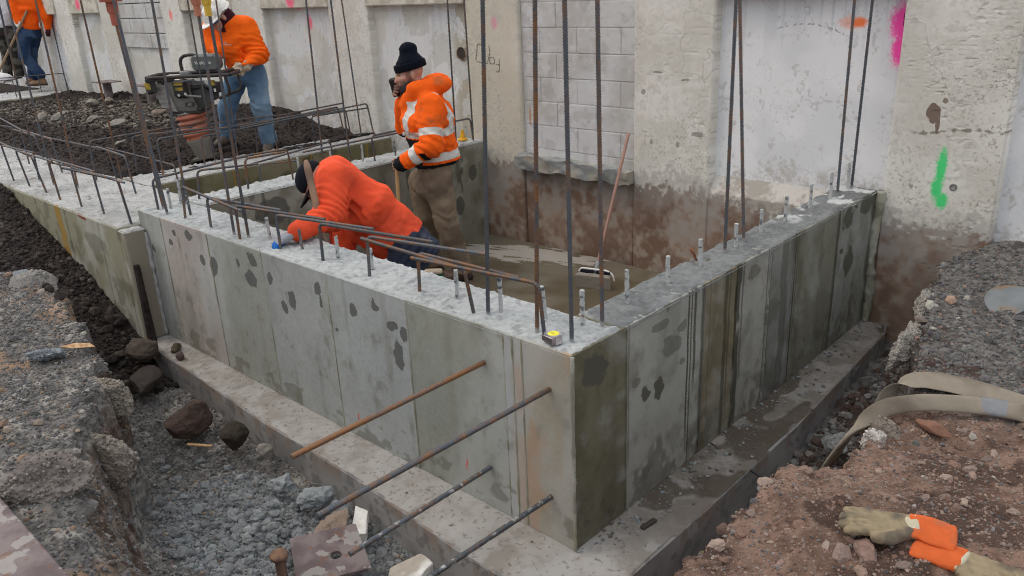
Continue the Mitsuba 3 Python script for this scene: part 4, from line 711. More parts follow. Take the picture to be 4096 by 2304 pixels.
lump('mortar_lump', (-2.43, -1.08, .60), (.10, .07, .03), 40, (.21, .23, .25), 'bluish lump of spilt mortar in the middle of the gravel', None, .8, 4)
for i, (x, y, z, s, b) in enumerate([(-1.25, -.42, -.06, (.10, .06, .05), (.25, .27, .28)), (-1.10, -.40, -.08, (.055, .05, .04), (.23, .25, .26)), (-1.42, -.50, -.02, (.09, .06, .045), (.24, .26, .27)), (-1.02, -.52, -.09, (.12, .06, .03), (.26, .20, .16))]):
    lump('mortar_lump', (x, y, z), s, 50 + i, b, ['grey lump of set mortar under the rusty bar tip', 'smaller grey mortar lump close to the footing', 'grey mortar lump with a smooth face behind the others', 'brown gritty broken slab above the steel plate'][i], None, .5, 4)
def slabchunk(name, pts, z0, z1, seed, label, col, alt, category):
    m = trimesh.convex.convex_hull([(x, y, z) for x, y in pts for z in (z0, z1)]).subdivide_to_size(.02); V = np.array(m.vertices); V += .010 * np.stack([nz(V, 14, 3, seed + s) - .5 for s in range(3)], 1)
    m = trimesh.Trimesh(V, m.faces, process=False); k = thing(name, label, category); scene[k] = ply(m, 'vc_rough', smooth=25); return k, m
def slab2(name, pts, z0, z1, seed, label, cols, category, tilt=(0, 0)):
    m = trimesh.convex.convex_hull([(x, y, z) for x, y in pts for z in (z0, z1)]).subdivide_to_size(.014); V = np.array(m.vertices); c0 = V.mean(0); V += .012 * np.stack([nz(V, 16, 3, seed + s) - .5 for s in range(3)], 1); V[:, 2] += (V[:, 0] - c0[0]) * tilt[0] + (V[:, 1] - c0[1]) * tilt[1]
    m = trimesh.Trimesh(V, m.faces, process=False); k = thing(name, label, category); w = (np.clip((V[:, 0] - c0[0]) * 8 + 2.2 * (nz(V, 22, 3, seed) - .5), 0, 1))[:, None]
    scene[k] = ply(m, 'vc_rough', smooth=True, color=np.clip((np.array(cols[0]) * (1 - w) + np.array(cols[1]) * w) * (.85 + .3 * nz(V, 70, 2, 3))[:, None], 0, 1))
slab2('plaster_chunk', [(-.60, -.50), (-.53, -.39), (-.44, -.40), (-.42, -.56), (-.52, -.60)], -.17, -.07, 5, 'thick broken plaster piece half beige half white beside the footing', [(.40, .36, .31), (.74, .74, .73)], 'chunk', (.1, .3))
slab2('plaster_chunk', [(-1.06, -.335), (-.98, -.325), (-.87, -.42), (-.93, -.46)], -.13, -.085, 6, 'long white-edged plaster shard above the steel plate', [(.66, .65, .63), (.55, .52, .47)], 'chunk', (0, .2))
k = thing('steel_plate', 'purplish rusty square steel plate with a round hole, splashed with cement', 'plate')
pl = trimesh.creation.extrude_polygon(__import__('shapely').Polygon([(-.16, -.14), (.14, -.14), (.14, .145), (-.145, .145)], [[(.02 + .024 * math.cos(t), -.02 + .024 * math.sin(t)) for t in np.linspace(0, 6.28, 20)[:-1]]]), .014, engine='earcut')
pl.apply_transform(trimesh.transformations.euler_matrix(.10, .06, 1.15)); pl.apply_translation((-.79, -.66, -.02)); scene[k] = ply(pl, 'old_plate')
k = thing('capped_stake', 'rusty steel stake with a round mushroom head beside the plate', 'stake')
st = cat([lathe([(0, 0), (.033, 0), (.038, .012), (.034, .022), (0, .024)], (-.80, -.88, .10)), lathe([(0, -.3), (.021, -.3), (.021, 0), (0, 0)], (-.80, -.88, .10))]); scene[k] = ply(st, 'vc_rough', smooth=True, color=np.clip(tint(st, (.12, .075, .06), .3, 60, (.20, .12, .08), 30), 0, 1))
k = thing('steel_beam', 'heavy old steel beam with flaking reddish paint at the lower left', 'beam')
fl = box(-3.6, .6, -2.15, -1.642, .60, .622, .004); obj('top_flange', fl, 'old_plate', k); obj('web', box(-3.59, .59, -1.92, -1.9, .42, .6), 'old_plate', k); obj('bottom_flange', box(-3.59, .59, -2.15, -1.68, .40, .42, .004), 'old_plate', k)
k = thing('wood_stick', 'short pale wooden lath lying on the gravel by the boulders', 'stick'); w = box(-.075, .075, -.009, .009, 0, .008, .001); w.apply_transform(trimesh.transformations.rotation_matrix(.55, [0, 0, 1])); w.apply_translation((-2.24, -.515, -.115)); scene[k] = ply(w, 'wood')
k = thing('wood_chip', 'flat orange-brown wood splinter lying on the left gravel', 'chip'); w = trimesh.convex.convex_hull([(-.10, -.02, 0), (-.02, -.035, 0), (.09, -.01, 0), (.03, .03, 0), (-.05, .025, 0), (-.02, 0, .012)]); w.apply_transform(trimesh.transformations.rotation_matrix(.6, [0, 0, 1])); w.apply_translation((-2.39, -.935, .605)); scene[k] = ply(w, 'wood')
# right bank
lump('rock', (1.14, -.075, .625), (.052, .036, .036), 61, (.29, .215, .19), 'largest pinkish stone under the gloves', (.24, .16, .135), .35, rot=(.1, .2, 2.3))
lump('rock', (1.085, -.125, .617), (.034, .03, .03), 62, (.27, .20, .175), 'round pinkish stone left of the largest one by the gloves')
lump('rock', (1.04, -.12, .612), (.03, .017, .02), 63, (.30, .235, .205), 'small pale stone, leftmost of three by the gloves')
lump('rock', (.87, .02, .62), (.035, .03, .022), 64, (.25, .21, .185), 'grey-brown stone half sunk in the reddish bank edge')
lump('concrete_chunk', (.915, .60, .575), (.06, .05, .05), 65, (.44, .42, .40), 'knobbly white concrete chunk near the drooping hose', (.28, .24, .22), .6, 4, None, 9, (.45, .6))
lump('concrete_chunk', (.93, .74, .50), (.065, .10, .11), 66, (.17, .145, .125), 'dark gritty block of paving under the hoses', (.23, .20, .18), .4, 4)
lump('concrete_chunk', (.69, 1.66, .51), (.06, .22, .085), 67, (.29, .27, .245), 'pale pitted paving edge on the far right bank', (.25, .235, .22), .6, 5, (.0, .1, .1), 9, (.45, .6))
lump('concrete_chunk', (.61, 2.17, .51), (.06, .20, .085), 68, (.30, .285, .26), 'pale pitted paving edge nearest the tall wall', (.26, .25, .23), .6, 5, (.0, .1, .3), 9, (.45, .6))
lump('concrete_chunk', (.40, .40, -.10), (.05, .06, .05), 69, (.23, .19, .14), 'tan stone down in the narrow trench', None)
lump('concrete_chunk', (.45, 1.55, -.05), (.12, .07, .03), 70, (.27, .28, .28), 'flat grey slab lying in the trench', None, .2)
lump('brick_piece', (1.05, .83, .585), (.075, .028, .025), 71, (.22, .12, .085), 'broken red brick below the hose', None, .15, 3, (0, 0, -.3))
lump('brick_piece', (1.30, 1.33, .62), (.085, .03, .022), 72, (.27, .13, .085), 'long red brick fragment behind the upper hose', None, .15, 3, (0, 0, -.1))
lump('plaster_flake', (1.01, -.05, .60), (.03, .02, .012), 73, (.50, .53, .53), 'whitish flake at the bottom between the three stones', None, .3, 2)
def strap(pts, wid, twist, thick, step=.02):
    P, s = resample(bend([np.array(p) for p in pts], .09, 9), step); n = len(P); t = np.gradient(P, axis=0); t /= np.linalg.norm(t, axis=1, keepdims=True); u = np.array([np.interp(s / s[-1], [a for a, _ in twist], [b[i] for _, b in twist]) for i in range(3)]).T
    u -= t * (u * t).sum(1, keepdims=True); u /= np.linalg.norm(u, axis=1, keepdims=True); v = np.cross(t, u); a = np.arange(14) / 14 * 2 * np.pi
    e = np.stack([np.sign(np.cos(a)) * np.abs(np.cos(a)) ** .7, np.sin(a)], 1); wv = wid * (1 + .12 * (nz(P, 6, 2, 3) - .5)); th = thick * (.7 + .9 * nz(P, 5, 2, 8))
    V = P[:, None] + e[None, :, :1] * u[:, None] * wv[:, None, None] / 2 + e[None, :, 1:] * v[:, None] * th[:, None, None] / 2; i = np.arange(n - 1)[:, None] * 14; j = np.arange(14)[None]; k = (j + 1) % 14
    F = np.concatenate([np.stack([i + j, i + k, i + 14 + k], -1).reshape(-1, 3), np.stack([i + j, i + 14 + k, i + 14 + j], -1).reshape(-1, 3)]); V = V.reshape(-1, 3) + .002 * (nz(V.reshape(-1, 3), 30, 3)[:, None] - .5)
    return trimesh.Trimesh(V, F, process=False)
def hose(name, pts, wid, label, twist, thick=.016):
    m = strap(pts, wid, twist, thick); kk = thing(name, label, 'hose'); scene[kk] = ply(m, 'vc_cloth', smooth=True, color=np.clip(tint(m, (.255, .225, .185), .18, 25, (.16, .138, .112), 9, (.5, .66), 4), 0, 1)); return kk
hose('fire_hose', [(2.1, 1.02, .64), (1.5, 1.06, .635), (1.28, 1.115, .63), (1.06, 1.15, .63), (.91, 1.13, .622), (.84, 1.08, .60), (.815, 1.02, .54), (.83, .97, .42)], .108, 'flat beige canvas hose, the wider upper one folded over the bank edge', [(0, (.15, 1, .25)), (.7, (.0, 1, .3)), (1, (.6, .9, .2))], .012)
kb = hose('fire_hose', [(2.1, .97, .63), (1.5, 1.03, .63), (1.29, 1.05, .632), (1.15, 1.01, .634), (.99, .90, .642), (.88, .78, .635), (.81, .705, .555), (.75, .72, .42), (.69, .76, .28), (.60, .78, .0)], .066, 'flat beige canvas hose with a silver tape band, drooping into the trench', [(0, (.0, .7, .7)), (.5, (-.1, .7, .75)), (.66, (.1, .6, .75)), (.8, (.45, .75, .35)), (1, (.5, .85, .1))], .018)
tp = strap([(1.235, 1.037, .6325), (1.15, 1.01, .6345)], .069, [(0, (-.06, .7, .72)), (1, (-.08, .7, .73))], .024, .008); k = obj('tape_band', tp, 'vc_metal', kb, smooth=True, color=tint(tp, (.21, .22, .235), .25, 50)); sub(k, 'silver tape band round the hose')
k = thing('shovel', 'worn grey steel shovel blade lying on the right bank', 'shovel'); sb = trimesh.creation.icosphere(3); V = np.array(sb.vertices) * [.17, .12, .012]; V[:, 2] -= .25 * V[:, 1] ** 2; V[:, 0] = np.clip(V[:, 0], -.17, .09); sb = trimesh.Trimesh(V, sb.faces, process=False); sb.apply_transform(trimesh.transformations.euler_matrix(.35, .1, -.75)); sb.apply_translation((1.0, 2.20, .635)); obj('blade', sb, 'vc_metal', k, smooth=True, color=tint(sb, (.20, .22, .235), .3, 20, (.24, .17, .11), 9)); hb = tube([(1.06, 2.13, .66), (1.6, 1.75, .67)], .016, 10); obj('handle', hb, 'wood', k, smooth=True)
k = thing('iron_rod', 'short black iron rod lying across the trench by the footing', 'rod'); m = tube([(.27, .98, .0), (.50, .93, -.03)], .005, 6); scene[k] = ply(m, 'vc_metal', color=tint(m, (.03, .03, .032)))
k = thing('form_tie', 'small rusty iron lug on the inner edge of the right wall', 'lug'); m = lathe([(.010, -.004), (.022, -.004), (.022, .004), (.010, .004), (.010, -.004)], (0, 0, 0)); m = cat([m, box(.015, .055, -.012, .012, -.004, .004)]); m.apply_transform(trimesh.transformations.euler_matrix(.3, 1.1, 1.2)); m.apply_translation((-.215, 1.21, .93)); scene[k] = ply(m, 'vc_rough', color=tint(m, (.20, .085, .05), .3, 60))
k = thing('shard', 'thin dark steel shard leaning on the footing of the right wall', 'shard'); m = box(-.008, .008, -.06, .06, 0, .004); m.apply_transform(trimesh.transformations.euler_matrix(-.3, .2, .8)); m.apply_translation((.06, 1.02, .03)); scene[k] = ply(m, 'vc_rough', color=tint(m, (.08, .07, .065), .3, 60))
k = thing('shard', 'flat dark wood chip on the footing near the corner', 'shard'); m = box(-.011, .011, -.042, .042, 0, .006); m.apply_transform(trimesh.transformations.euler_matrix(.05, .1, -.15)); m.apply_translation((.135, .33, .006)); scene[k] = ply(m, 'vc_rough', color=tint(m, (.06, .05, .045), .3, 60))
for i, (x, y, z, s) in enumerate([(-10.6, 2.6, .87, .13), (-8.25, 1.72, .86, .12), (-10.7, 2.42, .87, .12), (-8.6, 2.4, .88, .11), (-6.85, 1.2, .85, .085), (-9.7, 1.6, .86, .12), (-9.0, 1.75, .86, .1), (-9.9, 1.45, .86, .1), (-8.0, 2.0, .86, .07)]):
    lump('rock', (x, y, z), (s, s * .6, s * .38), 80 + i, (.24, .19, .155) if i == 3 else (.25, .235, .21), ['white stone at the foot of the rusty bar on the black soil', 'pale broken stone nearest the rusty upright on the soil', 'pale stone at the far side of the rubble patch', 'tan stone near the machine on the soil', 'knobbly white stone between the hooked bars', 'pale stone at the left of the rubble patch', 'flat pale stone in the middle of the rubble patch', 'pale split stone front left of the rubble patch', 'small pale stone right of the rubble patch'][i], (.24, .21, .18), .4, 3)
for i, (x, y) in enumerate([(-11.0, 2.78), (-9.75, 2.86)]):
    k = thing('plate_stand', ['steel plate on a short post, the left one by the tall wall', 'steel plate on a short post, the right one near the machine'][i], 'stand', 'plates on short posts on the soil'); obj('plate', box(x - .2, x + .2, y - .14, y + .14, 1.10, 1.118, .003), 'old_plate', k); m = lathe([(0, .82), (.06, .82), (.06, 1.10), (0, 1.10)], (x, y, 0)); obj('post', m, 'old_plate', k, smooth=30)
# ------------------------------------------------------------------ hand tools and small things
k = thing('tape_measure', 'silver tape measure with a yellow round label on the front wall', 'tape measure'); R = trimesh.transformations.euler_matrix(0, 0, -.12); import shapely
b = trimesh.convex.convex_hull([(x * .036 * (1 if z < .03 else .92), y * .028 * (1 if z < .03 else .9), z) for x in (-1, -.6, .6, 1) for y in ((-.6, .6) if abs(x) == 1 else (-1, 1)) for z in (0, .006, .03, .034)]); tr_ = trimesh.transformations.translation_matrix((-.126, .040, .897)) @ R
for nm, m, bs, c in (('case', b, 'chrome', None), ('label_disc', lathe([(0, .0341), (.023, .0341), (.022, .0354), (0, .0354)], (.002, .001, 0), n=30), 'vc_satin', (.80, .74, .05)), ('label_print', cat([box(-.013, .012, -.0025 + d, -.001 + d, .0354, .0358) for d in (-.004, 0.001, .006)]), 'vc_satin', (.22, .2, .04)), ('belt_clip', box(-.03, .03, -.0315, -.028, .006, .030, .001), 'chrome', None)):
    m.apply_transform(tr_); obj(nm, m, bs, k, smooth=40 if c is None else True if nm == 'label_disc' else False, color=None if c is None else tint(m, c, .05))
k = thing('push_broom', 'white-rimmed deck brush on the wet floor, long handle leaning on the tall wall', 'broom')
def T4(m, yaw, pos, tilt=0): m.apply_transform(trimesh.transformations.translation_matrix(pos) @ trimesh.transformations.euler_matrix(tilt, 0, yaw)); return m
yaw = .30; c0 = (-1.815, 2.50, .0)
m = trimesh.convex.convex_hull([(x, y, z) for x, y in ((-.14, -.02), (.14, -.02), (.125, .03), (-.125, .03)) for z in (.0, .10)] + [(x, .0, .112) for x in (-.12, .12)]); m = m.subdivide_to_size(.02); V = np.array(m.vertices); V += .004 * np.stack([nz(V, 40, 2, s) - .5 for s in range(3)], 1); m = T4(trimesh.Trimesh(V, m.faces), yaw, c0, .12); obj('bristle_block', m, 'vc_rough', k, color=tint(m, (.26, .235, .205), .25, 60))
rim = tube(bend([(-.13, .045, .10), (-.115, .05, .128), (.09, .05, .128), (.14, .05, .10), (.15, .045, .05)], .03), .008, 8); obj('white_rim', T4(rim, yaw, c0, .12), 'vc_satin', k, smooth=True, color=tint(rim, (.78, .78, .76), .03))
tk = cat([box(x - .0035, x + .0035, .03, .05, .095, .122) for x in np.arange(-.11, .13, .012)]); obj('dark_bristles', T4(tk, yaw, c0, .12), 'vc_rough', k, color=tint(tk, (.025, .028, .04)))
hd = tube(resample([(-1.825, 2.56, .16), (-1.853, 3.00, 1.095)], .05)[0], .0125, 12); obj('handle', hd, 'vc_satin', k, smooth=True, color=tint(hd, (.36, .205, .165), .12, 30)); fr = tube([(-1.822, 2.525, .09), (-1.826, 2.57, .19)], .016, 10); obj('ferrule', fr, 'vc_metal', k, smooth=True, color=tint(fr, (.35, .40, .43)))
k = thing('broom', 'green bristled broom head with a pale wooden top beside the bending man', 'broom'); m = box(-.10, .10, -.03, .03, .085, .12, .01); m = T4(m, .75, (-2.90, 1.80, 0)); obj('block', m, 'vc_rough', k, color=tint(m, (.56, .47, .36), .1)); m = cat([T4(cat([tube([(x, y, .088), (x * 1.18, y * 1.9, .0)], .004, 4) for x in np.arange(-.095, .1, .011) for y in (-.022, 0, .022)]), .75, (-2.90, 1.80, 0))]); obj('bristles', m, 'vc_rough', k, color=tint(m, (.02, .13, .07), .4, 80))
k = thing('spade', 'worn brown tool handle standing in front of the bending man, bottom behind the front wall', 'tool'); P, s = resample([(-2.255, .405, 1.31), (-2.10, .36, .885), (-1.79, .42, .02)], .03); m = tube(P, np.interp(s, [0, .01, .05, .4, 1.4], [.010, .017, .021, .019, .018]), 14); V = np.asarray(m.vertices); obj('shaft', m, 'vc_satin', k, smooth=True, color=tint(m, (.16, .10, .07), .3, 25, (.28, .17, .11), 9)); b = trimesh.creation.icosphere(2); b.apply_scale((.10, .015, .13)); b.apply_translation((-1.78, .425, .10)); obj('blade', b, 'vc_metal', k, smooth=True, color=tint(b, (.12, .11, .10)))
# ------------------------------------------------------------------ people
def unit(v): v = np.asarray(v, float); return v / np.linalg.norm(v)
def wrap(f, amp, freq, seed=0, octv=3):
    return lambda P: f(P) + amp * (nz(P + seed * .37, freq, octv, seed) - .5)
def folds(f, c, rad, amp, axis, pitch, seed=0):
    """Cloth folds across an axis near a joint."""
    c, axis = np.asarray(c, float), unit(axis)
    def g(P):
        q = P - c; w = np.exp(-(q * q).sum(1) / rad ** 2); return f(P) + amp * w * np.sin((q @ axis) / pitch * 6.283 + 11 * nz(P, 6, 3, seed))
    return g
def head_shapes(c, hf, hu):
    hf = unit(hf); hl = unit(np.cross(hu, hf)); hu = np.cross(hf, hl); R = np.stack([hl, hf, hu], 1); c = np.asarray(c, float); at = lambda l, f, u: c + hl * l + hf * f + hu * u
    S = [ell(at(0, -.012, .035), (.076, .097, .095), R), ell(at(0, .025, -.045), (.057, .068, .072), R), ell(at(0, .05, -.085), (.03, .034, .026), R), cap(at(0, .085, .022), at(0, .112, -.022), .011, .016), cap(at(-.034, .083, .036), at(.034, .083, .036), .012),
         cap(at(-.018, .093, -.055), at(.018, .093, -.055), .008), cap(at(-.05, .055, -.01), at(-.03, .075, -.015), .02), cap(at(.05, .055, -.01), at(.03, .075, -.015), .02)]
    ears = [ell(at(s * .078, -.012, .0), (.012, .022, .034), R) for s in (-1, 1)]; eyes = [ell(at(s * .033, .094, .016), (.018, .014, .010), R) for s in (-1, 1)]
    def f(P):
        d = union(S, .022)(P)
        for e in eyes: d = np.maximum(d, -e(P))
        for e in ears: d = smin(d, e(P), .008)
        return d
    return f, at, R
def hand_grip(w, p, axis, r, thumb_up=1, s=1.0):
    """A hand closed round a bar of radius r through p along axis, coming from the wrist w: palm, five fingers."""
    w, p, a = np.asarray(w, float), np.asarray(p, float), unit(axis); u = w - p; u = unit(u - a * (u @ a)); v = np.cross(a, u); out = []
    k = p + u * (r + .016); out.append(union([cap(k - a * .030 * s, k + a * .030 * s, .017 * s), cap(k - a * .02, k + u * .03 + a * .0, .022), cap(k + u * .03, w, .024, .027)], .015))
    for i, (off, ln) in enumerate(((-.033, .85), (-.011, .98), (.011, 1.0), (.033, .92))):
        pr = None
        for th in (10, 65, 120, 180, 235):
            t = math.radians(th * ln); q = p + a * off * s + (r + .0095) * (math.cos(t) * u + math.sin(t) * v)
            if pr is not None: out.append(cap(pr, q, .0092 * s, .0085 * s))
            pr = q
    t0 = k + a * .034 * thumb_up + u * .012; t1 = p + a * .046 * thumb_up + (r + .012) * (.5 * u - .86 * v); t2 = p + a * .040 * thumb_up + (r + .011) * (-.6 * u - .8 * v); out += [cap(t0, t1, .013, .0105), cap(t1, t2, .0105, .009)]
    return union(out, .006)
def hand_open(w, k, n, tips=1.0, curl=.25, s=1.0, side=1):
    """A lightly curled hand: w wrist, k knuckle centre, n back-of-hand direction."""
    w, k = np.asarray(w, float), np.asarray(k, float); d = unit(k - w); n = unit(np.asarray(n, float) - d * (np.asarray(n, float) @ d)); l = np.cross(n, d); out = []
    for o in (-.03, -.01, .01, .03): out.append(cap(w + l * o * .6, k + l * o, .015 * s, .013 * s))
    for i, (o, L) in enumerate(((-.033, .07), (-.011, .082), (.011, .086), (.033, .075))):
        q = k + l * o; c = 0
        for j, f in enumerate((.45, .32, .23)):
            c += curl * (.6 + .3 * j); e = q + (d * math.cos(c) - n * math.sin(c)) * L * f * tips; out.append(cap(q, e, .0095 * s, .0085 * s)); q = e
    b = w + d * .03 + l * .03 * side; t = b + (d * .6 + l * .7 * side - n * .3) * .045; out += [cap(b, t, .015, .011), cap(t, t + (d * .9 + l * .25 * side - n * .3) * .035, .011, .009)]
    return union(out, .006)
def boot(ank, toe, g, h=.11):
    a, t = np.asarray(ank, float), np.asarray(toe, float); d = unit([t[0] - a[0], t[1] - a[1], 0]); heel = np.array([a[0], a[1], g]) - d * .055; ball = heel + d * .19; tip = heel + d * .265
    zz = lambda p, z: np.array([p[0], p[1], g + z]); up = union([cap(zz(heel + d * .02, .048), zz(ball, .042), .040, .044), cap(zz(ball, .040), zz(tip, .034), .044, .034), cap(zz(heel + d * .045, .06), a + [0, 0, .03], .045, .052)], .03)
    sole = union([cap(zz(heel + d * .012, .012), zz(ball, .012), .043, .05), cap(zz(ball, .012), zz(tip, .012), .05, .038)], .02)
    f_up = lambda P: np.maximum(up(P), (g + .022) - P[:, 2]); f_so = lambda P: np.maximum(np.maximum(sole(P), g - P[:, 2]), P[:, 2] - (g + .026)); return f_up, f_so, np.array([a, t, heel, tip])
def foot_pts(x): return x
SKIN = (.50, .285, .215)
def body_mesh(parts, pts, h): return surface(union(parts, .02), pts, .14, h)
def limbs(J, arms=True):
    out = [cap(J[a + 'sho'], J[a + 'elb'], .047, .038) for a in 'lr'] + [cap(J[a + 'elb'], J[a + 'wri'], .039, .027) for a in 'lr']
    return out + [cap(J[a + 'hip'], J[a + 'knee'], .075, .05) for a in 'lr'] + [cap(J[a + 'knee'], J[a + 'ank'], .052, .036) for a in 'lr']
def add(name, f, pts, pad, h, parent, bs, col, **kw):
    m = surface(f, pts, pad, h); k = obj(name, m, bs, parent, smooth=True, color=tint(m, col, kw.get('amt', .08), kw.get('fr', 25), kw.get('alt'), kw.get('f2', 6), kw.get('thr', (.5, .62)), kw.get('seed', 0))); return k, m
def sleeve(J, s, r0, r1, r2): return [cap(J[s + 'sho'], J[s + 'elb'], r0, r1), cap(J[s + 'elb'], J[s + 'wri'], r1, r2)]
J_S = {"crown": [-3.076, 1.91, 1.817], "headc": [-3.073, 1.913, 1.654], "face": [-3.095, 1.85, 1.592], "nose": [-3.119, 1.841, 1.561], "chin": [-3.086, 1.873, 1.515], "ear": [-2.967, 1.896, 1.618], "neck": [-3.052, 1.933, 1.494], "lsho": [-2.823, 1.888, 1.429], "rsho": [-3.191, 2.063, 1.394], "lelb": [-2.782, 1.817, 1.11], "lwri": [-2.987, 1.691, 0.972], "lhand": [-3.034, 1.674, 0.946], "relb": [-3.314, 2.028, 1.181], "rwri": [-3.182, 1.892, 1.377], "rhand": [-3.153, 1.864, 1.452], "chest": [-3.007, 1.976, 1.291], "waist": [-2.988, 1.993, 1.013], "hem": [-2.978, 2.003, 0.891], "lhip": [-2.887, 1.952, 0.792], "lknee": [-2.839, 1.957, 0.498], "lank": [-2.772, 2.034, 0.123], "ltoe": [-2.864, 1.891, 0.031], "lheel": [-2.748, 2.085, 0.028], "rhip": [-3.122, 2.004, 0.752], "rknee": [-3.159, 1.969, 0.466], "rank": [-3.148, 1.952, 0.059], "rtoe": [-3.24, 1.823, 0.018]}
J_B = {"headc": [-2.455, 0.567, 1.147], "crown": [-2.488, 0.55, 1.174], "visor": [-2.533, 0.534, 0.997], "face": [-2.476, 0.561, 1.068], "chin": [-2.471, 0.607, 1.034], "ear": [-2.373, 0.548, 1.147], "neck": [-2.432, 0.644, 1.138], "lsho": [-2.246, 0.573, 1.169], "rsho": [-2.558, 0.8, 1.027], "lelb": [-2.187, 0.491, 0.984], "lwri": [-2.251, 0.264, 0.883], "relb": [-2.466, 0.777, 0.735], "rwri": [-2.323, 0.749, 0.622], "up": [-2.369, 0.732, 1.085], "mid": [-2.257, 0.838, 0.912], "low": [-2.148, 0.943, 0.729], "lhip": [-2.033, 0.915, 0.685], "rhip": [-2.184, 1.074, 0.656], "lknee": [-2.047, 0.818, 0.167], "rknee": [-2.216, 1.016, 0.126], "lhand": [-2.152, 0.123, 0.925], "lfing": [-2.169, 0.071, 0.915]}
J_T = {"crown": [-5.619, 1.846, 2.138], "headc": [-5.643, 1.851, 2.068], "chin": [-5.587, 1.821, 1.955], "brim": [-5.643, 1.767, 2.028], "neck": [-5.654, 1.937, 2.006], "lsho": [-5.517, 2.04, 1.928], "rsho": [-5.874, 1.88, 1.932], "lelb": [-5.404, 2.051, 1.674], "lwri": [-5.389, 1.872, 1.566], "lhand": [-5.404, 1.83, 1.531], "relb": [-5.829, 1.839, 1.763], "rwri": [-5.698, 1.771, 1.672], "rhand": [-5.684, 1.756, 1.654], "chest": [-5.667, 1.939, 1.81], "waist": [-5.607, 2.024, 1.578], "lhip": [-5.536, 2.063, 1.509], "rhip": [-5.725, 1.993, 1.502], "rknee": [-5.766, 1.844, 1.19], "rank": [-5.832, 1.836, 0.943], "rtoe": [-5.768, 1.732, 0.88], "lknee": [-5.496, 2.046, 1.206], "lank": [-5.526, 2.101, 0.849], "ltoe": [-5.434, 2.022, 0.804]}
J_F = {"neck": [-13.932, 2.906, 2.432], "headc": [-13.872, 2.894, 2.554], "lsho": [-13.76, 3.001, 2.266], "rsho": [-14.014, 2.758, 2.304], "relb": [-13.988, 2.714, 2.101], "rwri": [-13.911, 2.704, 1.952], "rhand": [-13.894, 2.707, 1.917], "lelb": [-13.681, 3.076, 2.021], "lwri": [-13.695, 3.063, 1.814], "lhand": [-13.709, 3.05, 1.762], "chest": [-13.946, 2.892, 2.16], "waist": [-13.983, 2.857, 1.862], "rhip": [-13.972, 2.757, 1.787], "lhip": [-14.006, 2.946, 1.774], "rknee": [-13.981, 2.694, 1.405], "rank": [-13.916, 2.852, 1.093], "rtoe": [-13.979, 2.75, 0.914], "lknee": [-14.137, 2.848, 1.412], "lank": [-14.182, 2.806, 1.015], "ltoe": [-14.112, 2.734, 0.952], "poletop": [-13.756, 2.825, 2.127], "polebot": [-14.226, 2.28, 1.129]}
J_G = {"neck": [-14.915, 2.872, 2.435], "headc": [-14.906, 2.881, 2.576], "lsho": [-14.847, 2.909, 2.29], "rsho": [-15.023, 2.769, 2.299], "lelb": [-14.808, 2.836, 2.079], "lwri": [-14.803, 2.84, 1.934], "chest": [-14.973, 2.817, 2.177], "waist": [-14.993, 2.798, 1.877], "lhip": [-14.867, 2.849, 1.813], "rhip": [-15.09, 2.774, 1.805], "lknee": [-14.866, 2.849, 1.47], "lank": [-14.946, 2.842, 1.081], "ltoe": [-14.866, 2.781, 1.027], "rknee": [-15.106, 2.759, 1.423], "rank": [-15.155, 2.712, 1.061], "rtoe": [-15.158, 2.64, 1.005]}
J_R = {"footbot": [-5.496, 1.414, 0.78], "foottop": [-5.516, 1.395, 0.907], "bel0": [-5.518, 1.393, 0.926], "bel1": [-5.54, 1.371, 1.169], "case": [-5.561, 1.352, 1.316], "cowl": [-5.538, 1.235, 1.368], "eng": [-5.373, 1.462, 1.385], "frL": [-5.715, 1.205, 1.547], "frR": [-5.205, 1.691, 1.551], "tank": [-5.379, 1.526, 1.638], "hoopL": [-5.501, 1.409, 1.575], "hoopTopL": [-5.475, 1.434, 1.702], "hoopTopR": [-5.394, 1.511, 1.726], "hoopR": [-5.343, 1.56, 1.577], "white": [-5.557, 1.356, 1.549], "st1": [-5.388, 1.309, 1.461], "st2": [-5.398, 1.3, 1.421], "st3": [-5.206, 1.484, 1.491], "st4": [-5.509, 1.194, 1.515], "lh": [-5.269, 1.63, 1.346]}
ORANGE, REDOR = (.88, .125, .012), (.80, .075, .025)
# --- the standing man in the reflective jacket
J = {k: np.array(v) for k, v in J_S.items()}
fw = unit((-.60, -.80, 0)); lf = unit((.80, -.60, 0)); J['lsho'] = J['lsho'] - lf * .045 + fw * .01 - np.array((0, 0, .045)); hu = unit(np.array([0, 0, 1]) + .22 * fw); hf = unit(fw - .22 * np.array([0, 0, 1])); hc = J['headc'] + (.0, .0, -.055)
J['lank'][2] = .09; J['rank'] = np.array([-3.10, 2.02, .09]); J['rknee'] = np.array([-3.13, 2.0, .47])
J['rsho'] = J['rsho'] + lf * .03 - np.array((0, 0, .02)); who = thing('person', 'bearded man standing in an orange reflective jacket, black beanie and tan trousers', 'person')
hd, hat_at, HR = head_shapes(hc, hf, hu)
pole = (np.array((-3.285, 1.895, 1.003)), np.array((-3.36, 1.89, .60)))
pole_p = np.array([-3.052, 1.690, .955])
hg = hand_grip(J['lwri'] + (0.01, -.005, .0), pole_p, (.07, .0, 1), .016, 1); hr = hand_grip(J['rwri'] + (0, .0, -.03), J['rhand'] + hf * .0 + (-.01, -.01, .03), (.0, .2, 1), .02, 1)
parts = [hd, cap(hat_at(0, -.02, -.06), J['neck'] - (0, 0, .03), .056, .062), tors(J['neck'] - (0, 0, .12), J['hem'], lf, (.12, .085), (.14, .10))] + limbs(J) + [hg, hr]
m = body_mesh(parts, list(J.values()) + [hat_at(0, .1, .1)], .0065); V = np.asarray(m.vertices); q = (V - hc) @ HR
